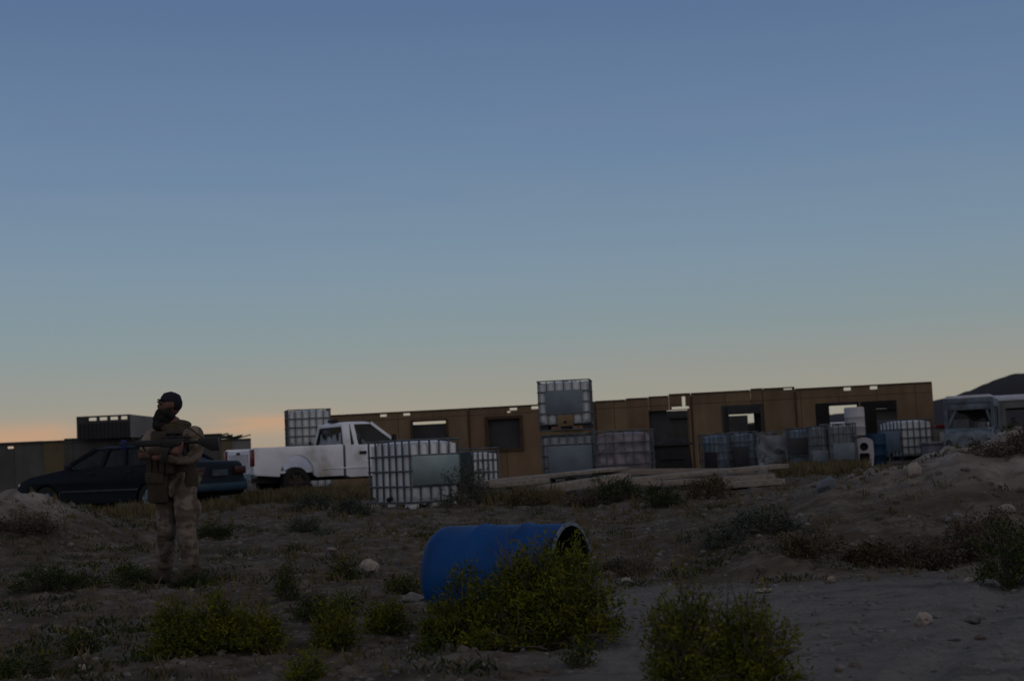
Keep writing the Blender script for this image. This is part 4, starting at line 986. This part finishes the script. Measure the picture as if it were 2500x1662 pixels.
def gravel():
    rng = random.Random(5); base = []
    for s_ in range(4):
        me = rock_mesh(20 + s_, 1); base.append(([v.co.copy() for v in me.vertices], [tuple(p.vertices) for p in me.polygons])); bpy.data.meshes.remove(me)
    for nm, m, cnt, r0, r1, lab in (('gravel', 'rock2', 5200, .005, .020, 'fine grey gravel on the ground'), ('clods', 'clod', 3400, .010, .034, 'clods of dark earth')):
        V, F = [], []
        for i in range(cnt):
            y = 4.6 + 19 * rng.random() ** 1.6; x = rng.uniform(-.42, .42) * y; z = G(x, y); r = rng.uniform(r0, r1) * (.6 + rng.random() ** 3) * (.7 + y / 18)
            if nm == 'clods' and track(x, y) > .4 and rng.random() < .93: continue
            vs, fs = base[i % 4]; a = rng.random() * 6; k = len(V); ca, sa = math.cos(a), math.sin(a)
            V += [(x + r * (v.x * ca - v.y * sa) * 1.2, y + r * (v.x * sa + v.y * ca), z + r * v.z * .8) for v in vs]; F += [tuple(j + k for j in f) for f in fs]
        mb = MB(); mb.v, mb.f = V, F; o = mb.build(nm, M[m]); tag(o, lab, nm, kind='stuff')
M['clod'] = mat('earth_clod', (.12, .104, .085), (.07, .06, .048), 3, 1)
gravel()

# ------------------------------------------------------------------ the man and his rifle
def skinmesh(nodes, edges, sub=2, branch=.9):
    names = list(nodes); me = bpy.data.meshes.new('tmp')
    me.from_pydata([nodes[n][0] for n in names], [(names.index(a), names.index(b)) for a, b in edges], []); me.update()
    o = bpy.data.objects.new('tmp', me); col.objects.link(o)
    sk = o.modifiers.new('s', 'SKIN'); sk.branch_smoothing = branch; sk.use_smooth_shade = True
    if not me.skin_vertices: bpy.context.view_layer.update()
    lay = me.skin_vertices[0].data
    for i, n in enumerate(names):
        r = nodes[n][1]; lay[i].radius = (r, r) if isinstance(r, float) else r; lay[i].use_root = (i == 0)
    ss = o.modifiers.new('ss', 'SUBSURF'); ss.levels = ss.render_levels = sub
    dg = bpy.context.evaluated_depsgraph_get(); dg.update(); ev = o.evaluated_get(dg); r = bpy.data.meshes.new_from_object(ev)
    bpy.data.objects.remove(o); bpy.data.meshes.remove(me); return r
def ball(c, r, sub=3, f=None):
    bm = bmesh.new(); bmesh.ops.create_icosphere(bm, subdivisions=sub, radius=1)
    for v in bm.verts:
        q = Vector((v.co.x * r[0], v.co.y * r[1], v.co.z * r[2])); v.co = Vector(c) + (f(q) if f else q)
    me = bpy.data.meshes.new('b'); bm.to_mesh(me); bm.free(); return me
def join(meshes, name, m, parent, voxel=0, smooth_it=0):
    bm = bmesh.new()
    for x in meshes: bm.from_mesh(x)
    me = bpy.data.meshes.new(name); bm.to_mesh(me); bm.free(); me.materials.clear()
    o = bpy.data.objects.new(name, me); col.objects.link(o)
    if voxel:
        md = o.modifiers.new('r', 'REMESH'); md.mode = 'VOXEL'; md.voxel_size = voxel
        if smooth_it: s_ = o.modifiers.new('s', 'SMOOTH'); s_.iterations = smooth_it
        dg = bpy.context.evaluated_depsgraph_get(); dg.update(); me2 = bpy.data.meshes.new_from_object(o.evaluated_get(dg)); o.modifiers.clear(); o.data = me2; bpy.data.meshes.remove(me); me = me2; me.name = name
    me.materials.append(m)
    for p in me.polygons: p.use_smooth = True; p.material_index = 0
    o.parent = parent; return o
def man():
    p = at(424, 13.2); gz = G(p.x, p.y)
    root = empty('person', (p.x, p.y, gz), 0, label='bearded man in desert camouflage and dark vest walking with a rifle', cat='person'); LEAN = .045; root.rotation_euler.y = LEAN; root.scale = (1.07, 1.05, 1)
    V3 = Vector
    f = V3((-.55, -.83, 0)); lf = V3((.83, -.55, 0))          # torso facing and his left
    def T(l, fw, z): return tuple(lf * l + f * fw + V3((0, 0, z)))
    hf = V3((-.90, -.44, 0)).normalized(); hl = V3((-hf.y, hf.x, 0)) * -1; hl = V3((hf.y * -1, hf.x, 0))
    hc = V3((-.05, -.025, 1.650))
    def Hd(l, fw, z): return hc + hl * l + hf * fw + V3((0, 0, z))
    shL, elL, wrL = (.20, -.11, 1.425), (.215, -.20, 1.15), (-.13, -.34, 1.165)
    shR, elR, wrR = (-.185, .09, 1.425), (-.255, -.12, 1.235), (.045, -.33, 1.215)
    hipL, knL, anL = (.095, -.05, .93), (.135, -.16, .52), (.165, -.04, .10)
    hipR, knR, anR = (-.085, .06, .93), (-.055, -.05, .50), (-.12, .17, .11)
    nb = (0, 0, 1.47)
    body = {'pel': ((0, 0, .96), (.13, .10)), 'wa': ((0, 0, 1.1), (.125, .09)), 'ch': (T(0, .01, 1.3), (.15, .105)), 'nb': (nb, .065), 'nk': ((-.03, -.01, 1.56), .064),
            'sl': (shL, .06), 'el': (elL, .042), 'wl': (wrL, .028), 'sr': (shR, .06), 'er': (elR, .042), 'wr': (wrR, .028),
            'hl': (hipL, .09), 'kl': (knL, .05), 'al': (anL, .026), 'tl': ((anL[0] - .10, anL[1] - .12, .04), .022), 'hr': (hipR, .09), 'kr': (knR, .05), 'ar': (anR, .026), 'tr': ((anR[0] - .10, anR[1] - .10, .045), .022)}
    ed = [('pel', 'wa'), ('wa', 'ch'), ('ch', 'nb'), ('nb', 'nk'), ('ch', 'sl'), ('sl', 'el'), ('el', 'wl'), ('ch', 'sr'), ('sr', 'er'), ('er', 'wr'), ('pel', 'hl'), ('hl', 'kl'), ('kl', 'al'), ('al', 'tl'), ('pel', 'hr'), ('hr', 'kr'), ('kr', 'ar'), ('ar', 'tr')]
    ms = [skinmesh(body, ed, 2)]
    # head with jaw, nose, brow, ears
    def hs(q):
        l, fw, z = q.x, q.y, q.z
        if z < -.02: fw += .012 * (-z / .1); l *= 1 - .25 * min(1, (-z - .02) / .1)
        return hl * l + hf * fw + V3((0, 0, z))
    ms.append(ball(hc, (.076, .096, .118), 4, hs))
    ms.append(ball(Hd(0, .100, -.012), (.012, .018, .024), 2)); ms.append(ball(Hd(0, .088, .028), (.03, .03, .012), 2)); ms.append(ball(Hd(0, .09, -.075), (.025, .02, .02), 2))
    for s_ in (-1, 1): ms.append(ball(Hd(.078 * s_, -.005, -.005), (.010, .018, .030), 2))
    # hands: palm + five curled fingers gripping the rifle
    def hand(w_, dr, curl, seed):
        w_ = V3(w_); d = V3(dr).normalized(); up = V3((0, 0, 1)); side = d.cross(up).normalized(); c = V3(curl).normalized()
        palm = w_ + d * .05; out = [ball(palm, (.048, .03, .036), 2)]
        for k, (ln, off) in enumerate(((.030, .034), (.034, .012), (.031, -.010), (.026, -.030))):
            a = palm + d * .03 + up * off; b = a + d * ln + c * .012; e = b + c * ln * .9 + d * .008; g = e + c * .02 - d * .014
            out.append(skinmesh({'a': (tuple(a - d * .02), .010), 'b': (tuple(b), .0095), 'c': (tuple(e), .0085), 'd': (tuple(g), .0075)}, [('a', 'b'), ('b', 'c'), ('c', 'd')], 1))
        a = w_ + d * .03 + up * .025; b = a + d * .025 + up * .03 + c * .01; e = b + d * .022 + c * .022
        out.append(skinmesh({'a': (tuple(a), .013), 'b': (tuple(b), .011), 'c': (tuple(e), .009)}, [('a', 'b'), ('b', 'c')], 1)); return out
    hL = hand(wrL, (-1, -.25, .22), (.1, .35, .9), 1); hR = hand(wrR, (.75, -.5, .1), (.1, .3, 1), 2)
    join(ms + hL + hR, 'body', M['skin'], root, .0065, 2)
    join(hL, 'glove', M['glove'], root, .005, 0)
    # eyes
    for s_ in (-1, 1): join([ball(Hd(.030 * s_, .086, .008), (.011, .011, .008), 2)], 'eye', M['hair'], root)
    # clothes
    sh = {'ch': (T(0, 0, 1.28), (.175, .125)), 'wa': ((0, 0, 1.06), (.165, .125)), 'nb': ((0, 0, 1.46), (.10, .09)), 'co': ((-.02, 0, 1.515), .073), 'sl': (shL, .085), 'ml': ((.215, -.16, 1.28), .075), 'el': (elL, .068), 'fl': ((.06, -.275, 1.155), .056), 'fl2': ((-.07, -.32, 1.163), .047),
          'sr': (shR, .085), 'mr': ((-.225, -.02, 1.33), .075), 'er': (elR, .066), 'fr': ((-.10, -.23, 1.225), .055), 'fr2': ((-.03, -.28, 1.22), .05)}
    join([skinmesh(sh, [('ch', 'wa'), ('ch', 'nb'), ('nb', 'co'), ('ch', 'sl'), ('sl', 'ml'), ('ml', 'el'), ('el', 'fl'), ('fl', 'fl2'), ('ch', 'sr'), ('sr', 'mr'), ('mr', 'er'), ('er', 'fr'), ('fr', 'fr2')], 2)], 'shirt', M['camo'], root, .01, 2)
    def mid(a, b, t): return tuple(V3(a).lerp(V3(b), t))
    tr = {'pel': ((0, 0, .98), (.165, .13)), 'hl': (hipL, .115), 'tl': (mid(hipL, knL, .5), .105), 'kl': (knL, .088), 'cl': (mid(knL, anL, .45), .086), 'al': (mid(knL, anL, .93), .078),
          'hr': (hipR, .11), 'tr': (mid(hipR, knR, .5), .10), 'kr': (knR, .085), 'cr': (mid(knR, anR, .45), .084), 'ar': (mid(knR, anR, .92), .077)}
    tm = skinmesh(tr, [('pel', 'hl'), ('hl', 'tl'), ('tl', 'kl'), ('kl', 'cl'), ('cl', 'al'), ('pel', 'hr'), ('hr', 'tr'), ('tr', 'kr'), ('kr', 'cr'), ('cr', 'ar')], 2)
    to = join([tm, ball((.205, -.10, .70), (.045, .075, .09), 2)], 'trousers', M['camo_t'], root, .009, 2)
    for v in to.data.vertices:       # cloth folds
        c = v.co; k = noise.fractal(V3((c.x * 5, c.y * 5, c.z * 13)), 1, 2, 3); v.co += V3((c.x - (.1 if c.x > .02 else -.06), c.y, 0)).normalized() * k * .014
    for an, s_ in ((anL, 0), (anR, 1)):
        join([ball((an[0], an[1], .13), (.066, .068, .14), 2), ball((an[0] - .045, an[1] - .055, .055), (.070, .078, .058), 2), ball((an[0] - .10, an[1] - .115, .05), (.058, .062, .052), 2), ball((an[0] + .01, an[1] + .02, .04), (.05, .05, .045), 2)], 'boot', M['boot'], root, .008, 3)
    # vest
    n = 28; rg = []
    for z, a, b in ((.99, .175, .145), (1.1, .185, .155), (1.25, .192, .16), (1.36, .175, .15), (1.44, .12, .125), (1.475, .09, .10)):
        rg.append([tuple(lf * a * math.cos(t) + f * b * math.sin(t) + V3((0, 0, z))) for t in [2 * math.pi * i / n for i in range(n)]])
    MB().rings(rg, cap=False).build('vest', M['vest'], root, smooth=True)
    an_ = math.atan2(lf.y, lf.x)
    def bx(nm, l, fw, z, d, m='vest', bv=.012): q = T(l, fw, z); return MB().box(q, d, an_).build(nm, M[m], root, bevel=bv)
    for l in (-.11, -.03, .05, .13): bx('magazine_pouch', l, .185, 1.10, (.068, .05, .16), 'vest' if l > 0 else 'pouch')
    bx('chest_panel', 0, .165, 1.32, (.24, .04, .17)); bx('radio_pouch', -.13, .12, 1.28, (.07, .08, .14), 'pouch')
    bx('belt', 0, 0, .985, (.36, .29, .05), 'pouch', .03)
    bx('hanging_pouch', -.03, .17, .90, (.22, .07, .30), 'pouch', .03); bx('pouch_flap', -.03, .212, .98, (.22, .02, .10), 'vest', .008)
    bx('side_pouch', .19, .0, .97, (.06, .14, .16), 'pouch', .02)
    bx('blue_patch', .07, .225, 1.15, (.05, .012, .03), 'bluetape', .003)
    # scarf under the beard
    join([ball((.01, .02, 1.47), (.12, .10, .05), 3), ball(T(0, .08, 1.43), (.08, .06, .05), 2)], 'scarf', M['vest'], root, .008, 8)
    # beard and hair
    bd = []
    rng = random.Random(4)
    for (l, fw, z, r) in ((0, .088, -.085, .044), (0, .10, -.13, .050), (0, .105, -.185, .048), (.045, .045, -.07, .042), (-.045, .045, -.07, .042), (0, .03, -.12, .055), (.03, .0, -.10, .04), (-.03, .0, -.10, .04), (.055, .025, -.045, .026), (-.055, .025, -.045, .026), (.03, .07, -.12, .035), (-.03, .07, -.12, .035), (0, .06, -.20, .05), (0, .04, -.13, .055), (0, .02, -.10, .05), (.028, .098, -.048, .014), (-.028, .098, -.048, .014), (0, .106, -.046, .012)):
        bd.append(ball(Hd(l, fw, z), (r, r, r * 1.15), 2))
    bo = join(bd, 'beard', M['hair'], root, .006, 10)
    for v in bo.data.vertices: v.co += v.normal * .006 * noise.fractal(v.co * 45, 1, 2, 2)
    # cap: crown shell and peak
    cr = ball(hc + V3((0, 0, .018)), (.081, .101, .106), 4, lambda q: hl * q.x + hf * (q.y - .006) + V3((0, 0, max(q.z, .012 + .10 * min(0, q.y)))))
    cp = cr_o = join([cr], 'cap', M['cap'], root)
    for v in cr_o.data.vertices: v.co += v.normal * .010 * noise.fractal(v.co * 28, 1, 2, 2)
    mb = MB(); k = 12
    top = [Hd(.072 * math.cos(math.pi * i / k),   .074 + .036 * math.sin(math.pi * i / k), .045 + .006 * math.sin(math.pi * i / k)) for i in range(k + 1)]
    mb.rings([[tuple(q + V3((0, 0, .004))) for q in top], [tuple(q - V3((0, 0, .004))) for q in top]]).build('peak', M['cap'], cp)
    hr_ = ball(hc + V3((0, 0, .01)), (.083, .10, .105), 3, lambda q: hl * q.x + hf * (min(q.y, -.01) - .006) + V3((0, 0, q.z * .85 - .0)))
    join([hr_], 'hair', M['hair'], root)
    # rifle (held, a thing of its own)
    a = V3((-.395, -.40, 1.285)); b = V3((.47, -.335, 1.315)); d = (b - a).normalized(); ln = (b - a).length
    ga = Matrix.Rotation(LEAN, 3, 'Y') @ a; g = empty('rifle', (p.x + ga.x, p.y + ga.y, gz + ga.z), math.atan2(d.y, d.x), label='black rifle held level across the chest of the bearded man', cat='rifle'); g.rotation_euler.y = LEAN - math.asin(d.z)
    MB().tube((0, 0, 0), (.30, 0, 0), .010, n=10).tube((-.02, 0, 0), (.04, 0, 0), .014, n=10).build('barrel', M['gun'], g)
    MB().box((.24, 0, 0), (.24, .055, .058)).build('handguard', M['gun'], g, bevel=.01)
    MB().box((.45, 0, .0), (.22, .045, .075)).box((.48, 0, .045), (.28, .022, .02)).build('receiver', M['gun'], g, bevel=.008)
    MB().beam((.40, 0, -.03), (.365, 0, -.17), .062, .028, up=(0, 1, 0)).build('magazine', M['gun'], g, bevel=.005)
    MB().beam((.52, 0, -.02), (.565, 0, -.12), .042, .032, up=(0, 1, 0)).build('pistol_grip', M['gun'], g, bevel=.006)
    MB().tube((.55, 0, .0), (.74, 0, -.0), .017, n=10).prism([(.68, .03), (.86, .035), (.87, -.085), (.80, -.085), (.68, -.02)], -.02, .02).build('stock', M['gun'], g, bevel=.006)
    MB().tube((.40, 0, .085), (.53, 0, .085), .024, n=14).box((.46, 0, .06), (.05, .03, .03)).build('optic', M['gun'], g)
    MB().box((.02, 0, -.003), (.045, .04, .085)).build('muzzle_tape', M['bluetape'], g, bevel=.008)
    MB().box((.105, 0, .03), (.02, .012, .05)).build('front_sight', M['gun'], g)
    MB().tube((.72, 0, .035), (.60, .14, .12), .008, n=6).tube((.60, .14, .12), (.44, .22, .19), .008, n=6).build('sling', M['vest'], g)
man()
print('objects', len(bpy.data.objects))
